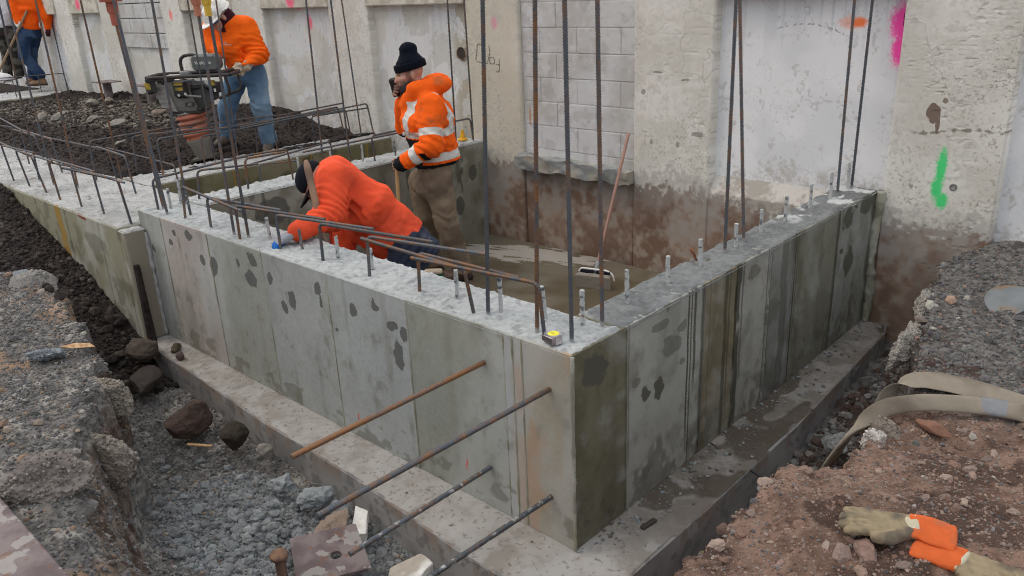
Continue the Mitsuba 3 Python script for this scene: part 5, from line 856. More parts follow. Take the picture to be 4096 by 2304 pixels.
beard = np.clip(1 - ((q[:, 2] + .075) / .05) ** 2, 0, 1) * (q[:, 1] > -.02) * (np.abs(q[:, 2]) < .14); hairy = ((q[:, 1] < .035) & (np.abs(q[:, 0]) > .05) & (q[:, 2] > -.07) & (q[:, 2] < .06) & (q[:, 1] > -.005)) * .5 + .8 * ((np.abs(q[:, 2] - .035) < .008) & (q[:, 1] > .07) & (np.abs(q[:, 0]) > .012) & (np.abs(q[:, 0]) < .05)) + .7 * ((np.abs(q[:, 2] - .014) < .006) & (q[:, 1] > .06) & (np.abs(np.abs(q[:, 0]) - .033) < .016))
w = np.clip(.75 * beard + hairy, 0, 1)[:, None] * (.75 + .5 * nz(V, 200, 2))[:, None]; c = tint(m, SKIN, .08, 40); c = c * (1 - np.clip(w, 0, .9)) + np.array((.07, .045, .035)) * np.clip(w, 0, .9)
nos = np.exp(-((q[:, 1] - .10) ** 2 + q[:, 0] ** 2 + (q[:, 2] + .02) ** 2) / .0009)[:, None]; c = c * (1 - .3 * nos) + np.array((.50, .20, .15)) * .3 * nos
scene[who] = ply(m, 'vc_satin', smooth=True, color=np.clip(c, 0, 1))
bt, bb = hat_at(0, -.02, .045), hat_at(0, -.035, .17)
hat = union([ell(bt, (.098, .118, .085), HR), cap(hat_at(0, -.03, .10), bb, .088, .055), ell(hat_at(0, -.045, .175), (.05, .06, .045), HR)], .03); cut = lambda P: -((P - hc) @ HR[:, 2] - .038)
k, m = add('beanie', lambda P: np.maximum(wrap(hat, .010, 30, 3)(P) + .0012 * np.sin(np.arctan2((P - hc) @ HR[:, 0], (P - hc) @ HR[:, 1]) * 60), cut(P)), [hc, bb, bt], .17, .005, who, 'vc_cloth', (.006, .008, .016)); sub(k, 'black knit beanie')
cuffh = lambda P: np.maximum(np.maximum(ell(hat_at(0, -.02, .055), (.103, .123, .13), HR)(P), cut(P) - .004), (P - hc) @ HR[:, 2] - .088); add('beanie_cuff', cuffh, [hc, bt], .16, .005, who, 'vc_cloth', (.005, .007, .013))
L = {'lsho': J['lsho'], 'lelb': J['lelb'], 'lwri': J['lwri'], 'rsho': J['rsho'], 'relb': J['relb'], 'rwri': J['rwri']}
trunk = union([tors(J['neck'] - (0, 0, .07), J['chest'] - fw * .02, lf, (.115, .14), (.195, .185), .08), tors(J['chest'] - fw * .02, J['hem'] + (0, 0, .05) - fw * .015, lf, (.195, .185), (.195, .18), .05), cap(L['lsho'] + (0, 0, -.01), L['rsho'], .08, .08)], .07)
arm_l = union(sleeve(L, 'l', .088, .082, .055), .03); arm_r = union(sleeve(L, 'r', .095, .08, .05), .03)
hood = union([ell(J['neck'] - fw * .155 + (0, 0, .02), (.135, .125, .075), np.stack([lf, fw, [0, 0, 1]], 1)), cap(J['neck'] + lf * .09 + fw * .0, J['neck'] - lf * .07 - fw * .0, .062), cap(J['neck'] + fw * .06 + (0, 0, -.05) + lf * .05, J['neck'] - fw * .05 + lf * .09, .04, .055)], .04)
jk = union([trunk, arm_l, arm_r], .05); jk2 = folds(folds(wrap(wrap(jk, .030, 7, 2), .014, 22, 5), J['lelb'], .14, .007, J['lwri'] - J['lsho'], .06, 2), J['lwri'], .10, .007, J['lwri'] - J['lelb'], .03, 4)
hem = np.array([-2.975, 2.0, .84]); jf = lambda P: np.maximum(smin(jk2(P), wrap(hood, .034, 10, 6)(P), .045), hem[2] - P[:, 2] + .08 * ((P - hem) @ fw))
m = surface(jf, [J['neck'], J['hem'], J['lelb'], J['lwri'], J['relb'], J['lsho'], J['rsho']], .23, .0068); c = m.triangles_center; q = c - J['chest']; zf_, lat = q @ fw, q @ lf
dA, dB, dT = arm_l(c), arm_r(c), trunk(c); sl = (dA < dT - .012); ua = (c - L['lsho']) @ unit(L['lelb'] - L['lsho']) / np.linalg.norm(L['lelb'] - L['lsho']); fa = (c - L['lelb']) @ unit(L['lwri'] - L['lelb']) / np.linalg.norm(L['lwri'] - L['lelb']); isf = cap(L['lelb'], L['lwri'], .08)(c) < cap(L['lsho'], L['lelb'], .095)(c)
zt = c[:, 2] + .05 * zf_; sil = (~sl) & (dB > dT) & (((zt > 1.145) & (zt < 1.20)) | ((zt > .965) & (zt < 1.025)) | ((np.abs(lat - .115) < .026) & (zt > 1.17) & (hood(c) > .02))); sil |= sl & ~isf & (ua > .62) & (ua < .80); sil |= sl & isf & (fa > .40) & (fa < .62)
blk = (~sl) & ((zt < .945) | ((zf_ > .06) & (zt < 1.135))) & ~sil; blk |= sl & isf & (fa > .93); blk |= sl & isf & (fa < .34) & (((c - L['lelb']) @ np.array([0, 0, 1])) < -.045); col = (hood(c) < .0) & (c[:, 2] > J['neck'][2] + .045) & (zf_ > .02)
for nm, mk, base, bs in (('jacket', ~(sil | blk | col), ORANGE, 'vc_cloth'), ('reflective_stripe', sil, (.60, .61, .58), 'vc_satin'), ('jacket_trim', blk & ~col, (.012, .012, .014), 'vc_cloth'), ('neck_lining', col, (.014, .013, .015), 'vc_cloth')):
    s = submesh(m, mk); obj(nm, s, bs, who, smooth=True, color=tint(s, base, .06, 20, (.50, .11, .03) if nm == 'jacket' else None, 7, (.62, .75)))
add('collar', union([cap(J['neck'] + lf * .05 + fw * .045 + (0, 0, .01), J['neck'] - lf * .05 + fw * .045 + (0, 0, .01), .045), cap(J['neck'] + lf * .065 - fw * .01 + (0, 0, .02), J['neck'] + fw * .07 + (0, 0, -.01), .045)], .03), [J['neck']], .15, .006, who, 'vc_cloth', (.035, .028, .03))
LG = {k_: J[k_] for k_ in J}; tr0 = union([tors(J['hem'] + (0, 0, .03), (J['lhip'] + J['rhip']) / 2 - (0, 0, .06), lf, (.175, .125), (.175, .125)), cap(J['lhip'], J['lknee'], .115, .088), cap(J['lknee'], J['lank'], .088, .078), cap(J['rhip'], J['rknee'], .115, .088), cap(J['rknee'], J['rank'], .088, .078), cap(J['lhip'] * .45 + J['lknee'] * .55 + lf * .075, J['lhip'] * .2 + J['lknee'] * .8 + lf * .06, .05)], .035)
tr0 = folds(folds(wrap(wrap(tr0, .03, 8, 7), .010, 26, 8), J['lknee'], .12, .005, (.5, 0, 1), .075, 3), J['lank'] + (0, 0, .03), .08, .007, (.2, .2, 1), .04, 5); add('trousers', lambda P: np.maximum(tr0(P), .055 - P[:, 2]), [J['hem'], J['lhip'], J['rhip'], J['lank'], J['rank'], J['lknee'], J['rknee']], .15, .0075, who, 'vc_cloth', (.215, .165, .12), alt=(.14, .105, .08), f2=5, amt=.1)
for s, toe in (('l', J['ltoe']), ('r', J['rtoe'])):
    fu, fs, pp_ = boot(J[s + 'ank'], toe, -.003); add('boot', wrap(fu, .008, 30, 3), pp_, .09, .006, who, 'vc_satin', (.10, .06, .045), alt=(.16, .11, .085), f2=12); add('boot_sole', fs, pp_, .09, .006, who, 'vc_rough', (.03, .026, .024))
k = thing('walkie_talkie', 'black handheld radio held to the mouth of the standing man', 'radio'); b = box(-.028, .028, -.02, .02, -.07, .07, .008); b.apply_transform(trimesh.transformations.euler_matrix(.2, -.15, .6)); b.apply_translation(J['rhand'] + (-.022, -.022, .055)); scene[k] = ply(b, 'vc_satin', smooth=30, color=None) if False else ply(b, 'vc_satin', color=np.clip(tint(b, (.012, .012, .013)), 0, 1))
k = thing('pole', 'pale wooden pole held upright by the standing man', 'pole'); m = tube(resample([pole_p + (.0035, 0, .05), pole_p + (-.06, 0.005, -.955)], .05)[0], .0155, 14); scene[k] = ply(m, 'vc_satin', smooth=True, color=np.clip(tint(m, (.50, .31, .15), .12, 20), 0, 1))
# --- the man bending over the front wall
J = {k: np.array(v) for k, v in J_B.items()}
J['lwri'] = np.array([-2.135, .215, .955]); J['lhand'] = np.array([-2.158, .135, .927]); J['lelb'] = np.array([-2.155, .455, .995]); ax_ = unit(J['lsho'] - J['lhip']); fw = unit((-.55, -.84, 0)); lf = unit((.84, -.55, 0))
J['lank'] = np.array([-1.98, 1.02, .09]); J['rank'] = np.array([-2.25, 1.12, .09]); J['lknee'] = np.array([-2.06, .74, .40]); J['rknee'] = np.array([-2.32, .86, .38]); J['relb'] = np.array([-2.46, .74, .76]); J['rwri'] = np.array([-2.34, .66, .55])
who = thing('person', 'man in a red-orange hoodie and black cap bending over the front wall', 'person'); hf = unit((-.36, -.30, -.88)); hu = unit((-.70, -.58, .46)); hc = J['headc'] + (.02, .01, -.03); hd, at_, HR = head_shapes(hc, hf, hu)
hl_ = hand_open(J['lwri'], J['lhand'], (0, .1, 1), 1.0, .30, 1.05, -1); hr = hand_open(J['rwri'], J['rwri'] + (0.02, -.02, -.09), (.5, -.5, 0), 1.0, .4)
parts = [hd, cap(at_(0, -.03, -.06), J['neck'], .055, .06), tors(J['neck'] * .6 + J['mid'] * .4, J['low'], lf, (.12, .085), (.10, .07))] + limbs(J) + [hl_, hr]; m = body_mesh(parts, list(J.values()), .0065); V = np.asarray(m.vertices); c = tint(m, SKIN, .08, 40); gl = np.linalg.norm(V - J['lhand'], axis=1) < .15
scene[who] = ply(m, 'vc_satin', smooth=True, color=np.clip(c, 0, 1))
g2 = lambda P: hl_(P) - .0035; pts = [J['lwri'], J['lhand'], J['lhand'] + unit(J['lhand'] - J['lwri']) * .09]; mg = surface(wrap(lambda P: np.minimum(g2(P), cap(J['lwri'] - unit(J['lhand'] - J['lwri']) * .02, J['lwri'], .034, .034)(P)), .004, 50, 2), pts, .07, .004); cz = mg.triangles_center; t = (cz - J['lwri']) @ unit(J['lhand'] - J['lwri']); blue = (t > .03) & ((cz[:, 2] < J['lhand'][2] - .012) | (t > .135))
for nm, mk, base in (('glove', ~blue, (.27, .29, .33)), ('glove_palm', blue, (.02, .12, .42))): s = submesh(mg, mk); kk = obj(nm, s, 'vc_cloth', who, smooth=True, color=tint(s, base, .12, 60)); sub(kk, 'grey knit glove' if nm == 'glove' else 'blue coated fingers of the glove')
crown = union([ell(at_(0, -.015, .055), (.087, .108, .082), HR)], .02); cc = lambda P: -((P - hc) @ HR[:, 2] - .035); k, m = add('cap', lambda P: np.maximum(wrap(crown, .005, 20, 4)(P), cc(P)), [hc, at_(0, 0, .12)], .15, .005, who, 'vc_cloth', (.010, .012, .018)); sub(k, 'black baseball cap')
vis = lambda P: np.maximum(np.maximum(np.abs((P - at_(0, .12, .034)) @ HR[:, 2] + 3.2 * ((P - hc) @ HR[:, 0]) ** 2) - .004, ((P - at_(0, .06, .03)) @ HR[:, 0]) ** 2 / .082 ** 2 + ((P - at_(0, .06, .03)) @ HR[:, 1]) ** 2 / .125 ** 2 - 1) * .05 if False else np.abs((P - at_(0, .12, .034)) @ HR[:, 2] + 3.2 * ((P - hc) @ HR[:, 0]) ** 2) - .004, (np.sqrt(((P - at_(0, .06, .03)) @ HR[:, 0]) ** 2 / .080 ** 2 + ((P - at_(0, .06, .03)) @ HR[:, 1]) ** 2 / .125 ** 2) - 1) * .08)
add('cap_visor', vis, [hc, at_(0, .19, .03), at_(.08, .06, 0), at_(-.08, .06, 0)], .04, .0035, who, 'vc_cloth', (.010, .012, .018))
A1, A2 = J['neck'] * .55 + J['lsho'] * .22 + J['rsho'] * .23, (J['lhip'] + J['rhip']) / 2 + ax_ * .02; M = (A1 + A2) / 2 + np.array((-.01, .0, .028)); A1 = A1 + np.array((0, 0, .035))
trunk = union([tors(A1, M, J['lsho'] - J['rsho'], (.185, .135), (.20, .155), .09), tors(M, A2, J['lhip'] - J['rhip'] + .5 * (J['lsho'] - J['rsho']), (.20, .155), (.185, .15), .05), cap(J['lsho'], J['rsho'], .085)], .07)
sl_ = union(sleeve(J, 'l', .098, .088, .050) + [cap(J['lwri'] + unit(J['lelb'] - J['lwri']) * .03, J['lwri'], .046, .044)], .035); sr_ = union(sleeve(J, 'r', .092, .078, .048), .035); belly = cap(M + (-.03, -.02, -.14), A2 + (-.05, -.03, -.06), .10, .12); hood = union([ell(J['neck'] + (.055, .03, .035), (.085, .08, .05), HR), cap(J['neck'] + lf * .07 + (0, 0, -.02), J['neck'] - lf * .06 + (0, 0, .01), .05)], .03)
hood_f = folds(folds(wrap(wrap(union([trunk, sl_, sr_, belly], .035), .024, 6, 12), .010, 22, 13), J['lelb'], .15, .010, J['lwri'] - J['lsho'], .045, 3), J['lsho'] + (.03, .05, -.10), .13, .010, (1, 0, .6), .05, 6)
dn = unit(A2 - A1); k, m = add('hoodie', lambda P: np.maximum(smin(hood_f(P), wrap(hood, .012, 16, 3)(P), .015), (P - A2) @ dn + .025), [A1, A2, M, J['lelb'], J['lwri'], J['relb'], J['rwri'], J['lsho'], J['rsho'], J['neck']], .21, .0065, who, 'vc_cloth', (.74, .088, .036), amt=.07, alt=(.60, .075, .035), f2=6, thr=(.5, .75)); sub(k, 'red-orange hooded sweatshirt')
for o_ in (0, .018): add('drawstring', cap(np.array([-2.20 + o_, .47, .93]), np.array([-2.19 + o_, .455, .80]), .004), [(-2.20 + o_, .47, .93), (-2.19, .455, .80)], .02, .003, who, 'vc_cloth', (.55, .03, .03))
tr0 = folds(wrap(wrap(union([tors(A2 - dn * .11, A2 + dn * .12, J['lhip'] - J['rhip'] + .3 * lf, (.160, .125), (.17, .14)), cap(J['lhip'], J['lknee'], .118, .085), cap(J['lknee'], J['lank'], .085, .07), cap(J['rhip'], J['rknee'], .115, .085), cap(J['rknee'], J['rank'], .085, .07)], .04), .022, 8, 7), .008, 26, 8), J['lhip'], .15, .008, dn, .05); add('trousers', tr0, [J['lhip'], J['rhip'], J['lank'], J['rank'], J['lknee'], J['rknee']], .19, .008, who, 'vc_cloth', (.028, .035, .058), amt=.15, alt=(.05, .058, .085), f2=8)
for s, d_ in (('l', (-.15, -.2, 0)), ('r', (-.18, -.18, 0))):
    fu, fs, pp_ = boot(J[s + 'ank'], J[s + 'ank'] + d_, -.003); add('boot', fu, pp_, .09, .009, who, 'vc_satin', (.07, .05, .04)); add('boot_sole', fs, pp_, .09, .009, who, 'vc_rough', (.03, .026, .024))
# --- the man with the rammer
J = {k: np.array(v) for k, v in J_T.items()}
J['rank'][2] = .93; who = thing('person', 'man in a white hard hat and orange sweatshirt leaning over the rammer', 'person'); fw = unit((.05, -1.0, 0)); lf = unit((1.0, .05, 0)); hf = unit((-.10, -.72, -.60)); hu = unit((-.05, -.55, .80)); hc = J['headc'] + (.01, -.01, -.05); hd, at_, HR = head_shapes(hc, hf, hu)
barax = (.72, .69, 0); lh = np.array([-5.385, 1.80, 1.545]); rh = np.array([-5.66, 1.735, 1.650]); J['lwri'] = lh + (.05, .075, .035); J['rwri'] = rh + (-.03, .065, .055)
hl_ = hand_grip(J['lwri'], lh, barax, .017, 1, 1.08); hr = hand_grip(J['rwri'], rh, barax, .017, -1, 1.08); parts = [hd, cap(at_(0, -.03, -.06), J['neck'], .055, .06), tors(J['neck'] - (0, 0, .10), J['waist'], lf, (.12, .085), (.14, .10))] + limbs(J) + [hl_, hr]; m = body_mesh(parts, list(J.values()), .008); scene[who] = ply(m, 'vc_satin', smooth=True, color=np.clip(tint(m, SKIN, .08, 40), 0, 1))
for s, h_, w_, cb in (('l', hl_, J['lwri'], (.50, .40, .29)), ('r', hr, J['rwri'], (.40, .31, .23))): add('glove', (lambda h_, w_: lambda P: np.minimum(h_(P) - .004, cap(w_, w_ + (0, .0, .03), .036)(P)))(h_, w_), [w_, lh if s == 'l' else rh], .09, .006, who, 'vc_cloth', cb, alt=(.25, .22, .2), f2=20)
add('balaclava', union([ell(at_(0, -.03, -.02), (.086, .098, .12), HR), cap(at_(0, .01, -.10), J['neck'], .066, .075), cap(at_(-.04, .05, -.10), at_(.04, .05, -.10), .035)], .03), [hc, J['neck']], .16, .008, who, 'vc_cloth', (.045, .014, .022))
sh = lambda P: np.maximum(ell(at_(0, -.01, .035), (.122, .150, .135), HR)(P), -((P - hc) @ HR[:, 2] - .045)); brim = lambda P: np.maximum(np.maximum(ell(at_(0, .015, .045), (.138, .178, .2), HR)(P), np.abs((P - at_(0, 0, .045)) @ HR[:, 2]) - .006), -1)
rdg = union([cap(at_(0, -.12, .12), at_(0, .10, .135), .018)] , .01); k, m = add('hard_hat', lambda P: smin(smin(sh(P), brim(P), .008), np.maximum(rdg(P), -((P - hc) @ HR[:, 2] - .045)), .012), [hc, at_(0, .17, .05), at_(0, -.17, .05), at_(0, 0, .17)], .07, .006, who, 'vc_satin', (.74, .73, .70), alt=(.50, .47, .43), f2=14, thr=(.58, .72)); sub(k, 'scuffed white hard hat')
add('blue_band', lambda P: np.maximum(np.maximum(ell(at_(0, .0, .0), (.092, .118, .12), HR)(P), np.abs((P - at_(0, 0, .028)) @ HR[:, 2]) - .014), -(P - at_(0, .045, 0)) @ HR[:, 1]), [hc], .14, .006, who, 'vc_cloth', (.02, .13, .42))
trunk = union([tors(J['neck'] - (0, 0, .05), J['chest'] + (0, .03, -.02), lf, (.15, .12), (.205, .145), .08), tors(J['chest'] + (0, .03, -.02), J['waist'] + (0, .0, .0), lf, (.205, .145), (.195, .15), .05), cap(J['lsho'], J['rsho'], .085)], .06)
hf_ = folds(folds(wrap(wrap(union([trunk] + sleeve(J, 'l', .092, .085, .050) + sleeve(J, 'r', .088, .078, .048), .04), .026, 7, 22), .010, 20, 23), J['lelb'], .16, .012, J['lwri'] - J['lsho'], .05, 5), J['waist'], .2, .005, (.3, 0, 1), .07, 7)
k, m = add('sweatshirt', lambda P: np.maximum(hf_(P), (J['waist'][2] - .045) - P[:, 2] + .25 * (P[:, 0] - J['waist'][0])), [J['neck'], J['waist'], J['lsho'], J['rsho'], J['lelb'], J['relb'], J['lwri'], J['rwri']], .20, .008, who, 'vc_cloth', (.86, .13, .010), amt=.05, alt=(.70, .09, .01), f2=5, thr=(.55, .8)); sub(k, 'bright orange sweatshirt')
V = np.asarray(m.vertices); V = V[np.argmin(np.linalg.norm(V - np.array([-5.53, 1.78, 1.80]), axis=1))]; lg = meshkit.text_mesh('PAVING', .017, .012); lg = cat([lg, box(0, .085, -.014, -.009, 0, .012)]); lg.apply_transform(trimesh.transformations.euler_matrix(math.pi / 2 - .25, 0, .5)); lg.apply_translation(V + (-.03, -.004, .0)); k = obj('chest_lettering', lg, 'vc_rough', who, color=tint(lg, (.55, .50, .45))); sub(k, 'small pale lettering on the chest')
tr0 = folds(wrap(wrap(union([tors(J['waist'] + (0, 0, .02), (J['lhip'] + J['rhip']) / 2 - (0, 0, .05), lf, (.175, .135), (.18, .14)), cap(J['lhip'] - (0, 0, .02), J['lknee'], .115, .085), cap(J['lknee'], J['lank'], .085, .078), cap(J['rhip'], J['rknee'], .115, .085), cap(J['rknee'], J['rank'], .085, .078)], .035), .028, 8, 27), .010, 24, 28), J['lknee'], .16, .005, (.4, 0, 1), .08, 6); k, m = add('jeans', tr0, [J['waist'], J['lhip'], J['rhip'], J['lank'], J['rank'], J['lknee'], J['rknee']], .16, .0085, who, 'vc_cloth', (.10, .185, .30), amt=.12, alt=(.21, .31, .42), f2=5, thr=(.46, .66)); sub(k, 'faded blue jeans')
for s in 'lr':
    fu, fs, pp_ = boot(J[s + 'ank'], J[s + 'toe'], (height(J[s + 'ank'][:1], J[s + 'ank'][1:2])[0]) - .004 if s == 'l' else .835); add('boot', fu, pp_, .09, .008, who, 'vc_satin', (.10, .075, .06)); add('boot_sole', fs, pp_, .09, .008, who, 'vc_rough', (.03, .026, .024))
# --- the two men far left
def simple_person(J, label, fw, top, topname, low, lowname, handc, pole=None, h=.013, seed=0):
    J = {k: np.array(v) for k, v in J.items()}; fw = unit(fw); lf = np.cross([0, 0, 1], fw); who = thing('person', label, 'person'); hc = J['headc'] + (0, 0, -.02); hd, at_, HR = head_shapes(hc, unit(fw - np.array([0, 0, .3])), unit(np.array([0, 0, 1]) + .3 * fw)); gr = []
    J.setdefault('relb', J['rsho'] + (-.05, -.02, -.28)); J.setdefault('rwri', J['relb'] + (0, 0, -.24))
    for s in 'lr':
        if s + 'hand' in J: gr.append(hand_grip(J[s + 'wri'], J[s + 'hand'], pole if (pole is not None and s == 'r') else (0, .3, 1), .017, 1, 1.15))
        else: gr.append(hand_open(J[s + 'wri'], J[s + 'wri'] + (.0, 0, -.09), lf, 1, .5))
    m = body_mesh([hd, cap(at_(0, -.03, -.06), J['neck'], .055, .062), tors(J['neck'] - (0, 0, .10), J['waist'], lf, (.12, .085), (.14, .10))] + limbs(J) + gr, list(J.values()), h); scene[who] = ply(m, 'vc_satin', smooth=True, color=np.clip(tint(m, SKIN, .08, 40), 0, 1))
    for s, g_ in zip('lr', gr):
        if s in handc: add('glove', (lambda g_: lambda P: g_(P) - .006)(g_), [J[s + 'wri'], J.get(s + 'hand', J[s + 'wri'] + (0, 0, -.1))], .10, .008, who, 'vc_cloth', handc[s])
    hc2 = ell(at_(0, -.02, .05), (.10, .12, .10), HR); add('hat', lambda P: np.maximum(hc2(P), -((P - hc) @ HR[:, 2] - .03)), [hc], .2, h, who, 'vc_satin', (.70, .70, .68))
    t = union([tors(J['neck'] - (0, 0, .05), J['chest'], lf, (.15, .12), (.21, .145), .08), tors(J['chest'], J['waist'], lf, (.21, .145), (.20, .15), .05), cap(J['lsho'], J['rsho'], .085)] + sleeve(J, 'l', .09, .08, .05) + sleeve(J, 'r', .09, .08, .05), .04); t = wrap(wrap(t, .03, 7, seed), .012, 18, seed + 1)
    add(topname, lambda P: np.maximum(t(P), J['waist'][2] - .05 - P[:, 2]), [J['neck'], J['waist'], J['lsho'], J['rsho'], J['lelb'], J['relb'], J['lwri'], J['rwri']], .2, h, who, 'vc_cloth', top, amt=.06)
    t2 = wrap(wrap(union([tors(J['waist'] + (0, 0, .02), (J['lhip'] + J['rhip']) / 2 - (0, 0, .05), lf, (.175, .135), (.18, .14)), cap(J['lhip'], J['lknee'], .115, .085), cap(J['lknee'], J['lank'], .088, .08), cap(J['rhip'], J['rknee'], .115, .085), cap(J['rknee'], J['rank'], .088, .08)], .035), .03, 8, seed + 2), .012, 20, seed + 3); add(lowname, t2, [J['waist'], J['lhip'], J['rhip'], J['lank'], J['rank'], J['lknee'], J['rknee']], .16, h, who, 'vc_cloth', low[0], amt=.15, alt=low[1], f2=low[2])
    for s in 'lr':
        gz = min(J[s + 'toe'][2], J[s + 'ank'][2] - .07); fu, fs, pp_ = boot(J[s + 'ank'], J[s + 'toe'], gz); add('boot', fu, pp_, .09, .012, who, 'vc_satin', (.22, .13, .075) if seed == 40 else (.03, .028, .026)); add('boot_sole', fs, pp_, .09, .012, who, 'vc_rough', (.05, .04, .035))
    return who
simple_person(J_F, 'man in orange sweatshirt and dark jeans stepping at far left with a shovel', (-.3, .95, 0), (.88, .115, .010), 'sweatshirt', ((.022, .045, .10), (.05, .085, .16), 5), 'jeans', {'r': (.62, .60, .58), 'l': (.05, .015, .02)}, np.array(J_F['poletop']) - np.array(J_F['polebot']), .013, 40)
k = thing('shovel_pole', 'long wooden handle held by the stepping man at the far left', 'pole'); m = tube(resample([J_F['poletop'], J_F['polebot']], .1)[0], .019, 10); scene[k] = ply(m, 'vc_satin', smooth=True, color=np.clip(tint(m, (.30, .20, .12), .15, 15), 0, 1))
simple_person(J_G, 'half hidden man in a pale grey shirt and dark camouflage trousers at the left edge', (.3, -.9, 0), (.55, .56, .60), 'shirt', ((.035, .034, .03), (.12, .115, .10), 10), 'trousers', {}, None, .015, 50)
k = thing('white_bag', 'white bag with a red stripe on the ground at the left edge', 'bag'); b = trimesh.creation.icosphere(3); V = np.array(b.vertices) * [.32, .2, .11]; V[:, 2] = np.maximum(V[:, 2], -.05) + .015 * nz(V, 9, 3); b = trimesh.Trimesh(V + [-14.75, 2.45, 1.02], b.faces); c = tint(b, (.68, .68, .70), .06); c[(V[:, 0] < -.05) & (V[:, 2] > .03) & (V[:, 2] < .06)] = (.45, .05, .04); scene[k] = ply(b, 'vc_rough', smooth=True, color=c)
# ------------------------------------------------------------------ the rammer
RM = thing('tamping_rammer', 'upright tamping rammer with orange bellows, black frame and grey body held by the helmeted man', 'rammer')
B0, ax = np.array([-5.505, 1.405, .80]), unit((-.045, -.045, .40)); sx = unit((.72, .69, 0)); sx = unit(sx - ax * (sx @ ax)); sy = np.cross(ax, sx)     # along the leg, along the handle (to the man), towards the viewer is -sy
MX = np.eye(4); MX[:3, 0], MX[:3, 1], MX[:3, 2], MX[:3, 3] = sx, sy, ax, B0
UPZ = B0 + ax * .44; MB = np.eye(4); MB[:3, 0] = unit((.72, .69, -.0)); MB[:3, 1] = unit((-.69, .72, 0)); MB[:3, 2] = unit((-.02, -.02, 1)); MB[:3, 3] = UPZ - MB[:3, 2] * .44; LEG = ('ramming_shoe', 'foot_tube', 'bellows', 'clamp_ring')
def rp(name, m, bs, col=None, smooth=False, **kw):
    m = m.copy(); m.apply_transform(MX if name in LEG else MB); return obj(name, m, bs, RM, smooth=smooth if col is None else bool(smooth), color=None if col is None else tint(m, col, kw.get('amt', .15), kw.get('f', 30), kw.get('alt'), kw.get('f2', 12), kw.get('thr', (.5, .62))))
sh_ = trimesh.convex.convex_hull([(x, y, 0) for x in (-.10, .10) for y in (-.09, .09)] + [(x, y, .02) for x in (-.10, .10) for y in (-.09, .09)]); rp('ramming_shoe', sh_, 'vc_rough', (.13, .115, .10))
rp('foot_tube', lathe([(.07, .02), (.085, .09), (.105, .17), (.108, .19), (0, .19)], (0, 0, 0)), 'vc_rough', (.20, .185, .165), True)
pr = [(.0, .18), (.105, .18), (.108, .20)]
for i in range(4): z = .215 + i * .052; pr += [(.098, z), (.122 + .003 * i, z + .015), (.126 + .003 * i, z + .026), (.122 + .003 * i, z + .037), (.100, z + .052)]
pr += [(.112, .43), (.112, .445), (0, .445)]; rp('bellows', lathe(pr, (0, 0, 0), n=36), 'vc_satin', (.43, .135, .08), True, alt=(.27, .14, .10), f2=14, thr=(.5, .75)); rp('clamp_ring', lathe([(.110, .428), (.116, .428), (.116, .446), (.110, .446)], (0, 0, 0)), 'vc_metal', (.34, .33, .31), True)
body = trimesh.convex.convex_hull([(x, y, .44) for x in (-.115, .095) for y in (-.09, .09)] + [(x, y, .50) for x in (-.13, .12) for y in (-.11, .11)] + [(x, y, .72) for x in (-.18, .06) for y in (-.115, .105)]); rp('crankcase', body, 'vc_satin', (.15, .142, .132), alt=(.21, .20, .18)); rp('base_plate', box(-.15, .15, -.115, .115, .435, .455, .005), 'vc_satin', (.02, .02, .021))
cw = trimesh.convex.convex_hull([(-.16, y, .47) for y in (-.10, .06)] + [(-.255, y, .68) for y in (-.10, .06)] + [(-.06, y, .455) for y in (-.135, .06)] + [(-.12, y, .72) for y in (-.14, .06)] + [(-.22, y, .72) for y in (-.09, .06)] + [(-.19, -.115, .5), (-.235, -.115, .66)]); rp('fan_cowl', cw, 'vc_satin', (.24, .235, .225)); rp('cowl_rib', cat([box(-.185 - .016 * i, -.085 - .01 * i, -.141, -.10, .50 + .045 * i, .507 + .045 * i) for i in range(5)]), 'vc_satin', (.27, .265, .255))
rp('engine', cat([box(.08, .27, -.10, .10, .53, .66, .02), box(.10, .27, -.12, .08, .64, .70, .015), trimesh.creation.cylinder(.075, .10, transform=trimesh.transformations.translation_matrix((.20, -.10, .58)) @ trimesh.transformations.rotation_matrix(math.pi / 2, [1, 0, 0]))]), 'vc_satin', (.018, .018, .019), alt=(.06, .058, .055)); rp('side_cover', box(-.05, .075, -.160, -.105, .575, .735, .022), 'vc_satin', (.014, .014, .015))
rp('air_filter', box(.25, .34, -.11, .06, .60, .69, .02), 'vc_satin', (.016, .016, .017)); rp('fuel_line', tube(bend([(.02, -.14, .71), (.12, -.17, .73), (.22, -.16, .70), (.28, -.15, .66)], .05), .011, 8), 'vc_satin', (.06, .07, .085), True); rp('throttle_lever', tube([(.06, -.17, .60), (.20, -.18, .585)], .010, 8), 'vc_metal', (.20, .19, .18), True)
def loop(z, x0, x1, y0, y1, r, rad=.09): P = bend([(x1, y0, z), (x0, y0, z + .0), (x0, y1, z), (x1, y1, z)], rad); return tube(P, r, 10)
fz = .765; rp('handle_frame', cat([tube(bend([(.48, -.18, fz), (-.26, -.20, fz), (-.26, .18, fz), (.48, .18, fz), (.48, -.18, fz)], .09), .0165, 10), tube([(.40, -.19, fz + .015), (.40, .19, fz + .015)], .015, 10), tube(bend([(.44, -.19, fz), (.46, -.16, .60), (.34, -.13, .56)], .05), .013, 8), tube(bend([(.44, .19, fz), (.46, .16, .60), (.34, .13, .56)], .05), .013, 8), tube([(-.18, -.20, fz), (-.12, -.12, .70)], .014, 8), tube([(-.18, .19, fz), (-.12, .12, .70)], .014, 8)]), 'vc_satin', (.028, .023, .023), True)
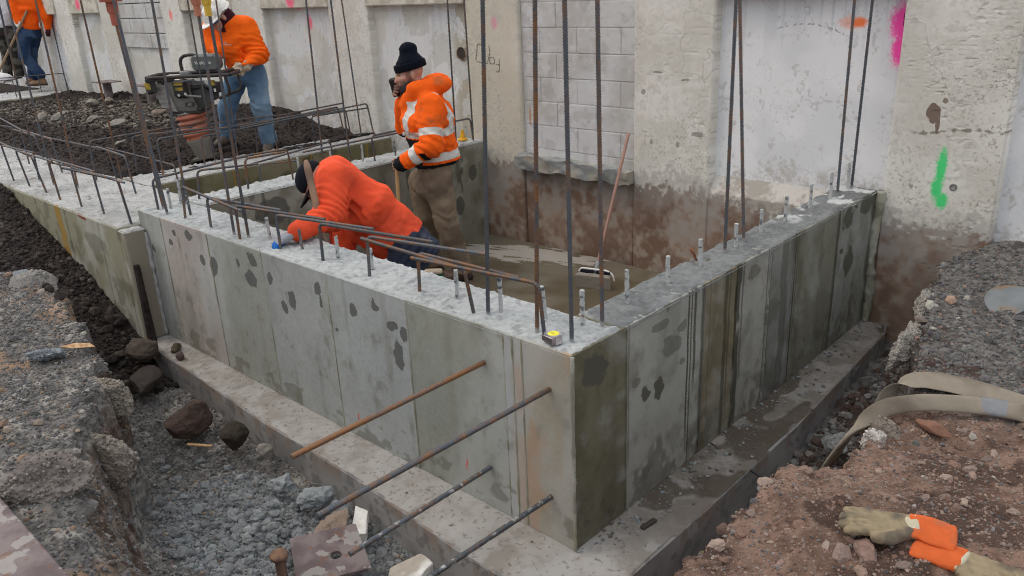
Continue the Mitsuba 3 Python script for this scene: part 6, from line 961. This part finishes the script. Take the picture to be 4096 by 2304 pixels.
rp('lifting_hoop', tube(bend([(.02, -.02, fz - .02), (.01, -.02, fz + .165), (.19, -.02, fz + .175), (.24, -.02, fz - .02)], .08), .0145, 10), 'vc_satin', (.022, .02, .02), True); rp('front_guard', cat([box(-.27, -.255, -.17, .15, .62, .77, .004), box(-.26, -.18, -.185, -.175, .64, .78, .004), box(-.26, .0, -.20, -.19, .735, .755, .003)]), 'vc_satin', (.016, .016, .017))
rp('fuel_tank', trimesh.convex.convex_hull([(x, y, z) for x in (.15, .34) for y in (-.09, .10) for z in (.81, .92)] + [(x, y, z) for x in (.13, .36) for y in (-.07, .08) for z in (.83, .90)] + [(x, y, z) for x in (.17, .32) for y in (-.06, .07) for z in (.79, .935)]), 'vc_satin', (.085, .10, .105), alt=(.12, .125, .12)); tx = meshkit.text_mesh('Wakuse', .028, .003); tx.apply_transform(trimesh.transformations.rotation_matrix(math.pi / 2, [1, 0, 0]) ); tx.apply_translation((.165, -.0905, .855)); rp('tank_lettering', tx, 'vc_rough', (.66, .66, .64))
rp('muffler_cover', trimesh.convex.convex_hull([(x, y, fz - .035) for x in (-.20, .02) for y in (-.13, .10)] + [(x, y, fz + .005) for x in (-.13, -.03) for y in (-.07, .04)]), 'vc_metal', (.50, .47, .42), amt=.3, f=50); rp('breather_cap', lathe([(0, fz - .02), (.05, fz - .02), (.05, fz + .03), (.04, fz + .04), (0, fz + .04)], (.06, -.07, 0)), 'vc_satin', (.21, .21, .21), True)
for x0, x1, z0, z1, y in ((-.03, .045, .69, .715, -.1615), (-.03, .04, .645, .672, -.1615), (.27, .32, .675, .72, -.132), (-.275, -.225, .665, .725, -.187)): rp('warning_sticker', box(x0, x1, y - .002, y + .001, z0, z1), 'vc_rough', (.50, .36, .05), alt=(.10, .08, .04), f2=50, thr=(.46, .56))
rp('white_sticker', box(.235, .272, -.1345, -.131, .67, .715), 'vc_rough', (.62, .62, .60)); rp('white_sticker', box(.30, .318, -.123, -.119, .615, .645), 'vc_rough', (.62, .62, .60)); rp('model_badge', box(.02, .10, -.129, -.124, .50, .535, .003), 'vc_satin', (.03, .03, .03)); tx = meshkit.text_mesh('RC', .018, .002); tx.apply_transform(trimesh.transformations.rotation_matrix(math.pi / 2, [1, 0, 0])); tx.apply_translation((.048, -.1295, .508)); rp('badge_lettering', tx, 'vc_rough', (.5, .5, .5)); rp('bolt', cat([lathe([(0, 0), (.012, 0), (.012, .008), (0, .008)], (x, -.166, z), (0, -1, 0), 12) for x, z in ((.0, .605), (.06, .615))]), 'vc_metal', (.5, .5, .5))
# ------------------------------------------------------------------ the work gloves on the right bank
def glove(name, label, w, k, tip_scale, cuff_dir, side, seed, dz=.03):
    w, k = np.array(w), np.array(k); lift = np.array([0, 0, float(height(np.array([(w[0] + k[0]) / 2]), np.array([(w[1] + k[1]) / 2]))[0]) + dz]); w, k = w + lift, k + lift; d = unit(k - w); n = np.array([0, 0, 1.0]); l = np.cross(n, d); kk = thing(name, label, 'glove', None); fs = []
    for o in (-.036, -.012, .012, .036): fs.append(cap(w + l * o * .75, k + l * o, .017, .016))
    for o, L, c, sp in ((-.040, .068, .35, -.10), (-.013, .085, .45, -.02), (.014, .088, .40, .04), (.040, .078, .30, .12)):
        q = k + l * o; a = 0
        for j, f in enumerate((.42, .32, .26)):
            a += c * .35; e = q + (d * math.cos(a) + l * sp + n * .10 * (j < 1) - n * math.sin(a) * .45) * L * f * tip_scale; fs.append(cap(q, e, .0145, .013)); q = e
    b = w + d * .03 + l * .04 * side; t = b + (d * .75 + l * .55 * side) * .05; fs += [cap(b, t, .021, .017), cap(t, t + (d * .95 + l * .1 * side) * .045, .017, .013)]
    f = wrap(wrap(union(fs, .010), .012, 22, seed), .005, 70, seed + 1); pts = [w, k, k + d * .10, b, t, t + d * .05]
    add('hand', f, pts, .075, .0034, kk, 'vc_cloth', (.27, .22, .145), amt=.26, fr=60, alt=(.13, .11, .085), f2=20, thr=(.44, .62), seed=seed)
    c0 = w + d * .012; c1 = c0 + unit(cuff_dir) * .115; lc = np.cross(n, unit(cuff_dir)); cf = tors(c0 + n * .004, c1, lc, (.048, .020), (.066, .015), .01)
    inner = tors(c0 + n * .004, c1 + unit(cuff_dir) * .03, lc, (.044, .016), (.062, .011), .01); cff = wrap(cf, .010, 14, seed); mm = surface(cff, [c0, c1], .10, .0036); col = tint(mm, (.56, .115, .034), .14, 40, (.42, .13, .065), 18, (.5, .72)); cx = obj('cuff', mm, 'vc_cloth', kk, smooth=True, color=col); sub(cx, 'bright orange cuff')
    bd = lambda P: np.maximum(tors(w - d * .008, w + d * .018, l, (.050, .022), (.050, .022), .008)(P), -1); add('wrist_lining', wrap(bd, .006, 30, seed), [w], .075, .0036, kk, 'vc_cloth', (.48, .44, .33)); return kk
glove('work_glove', 'yellowish leather work glove with orange cuff, lying palm up with fingers left', (1.222, .045, .0), (1.127, -.004, .0), 1.0, (.93, .22, -.05), 1, 3, .034)
glove('work_glove', 'pale leather work glove with orange cuff under the first, fingers at the lower right', (1.352, .012, .0), (1.447, .006, .0), 1.0, (-.95, .02, .05), -1, 7, .022)
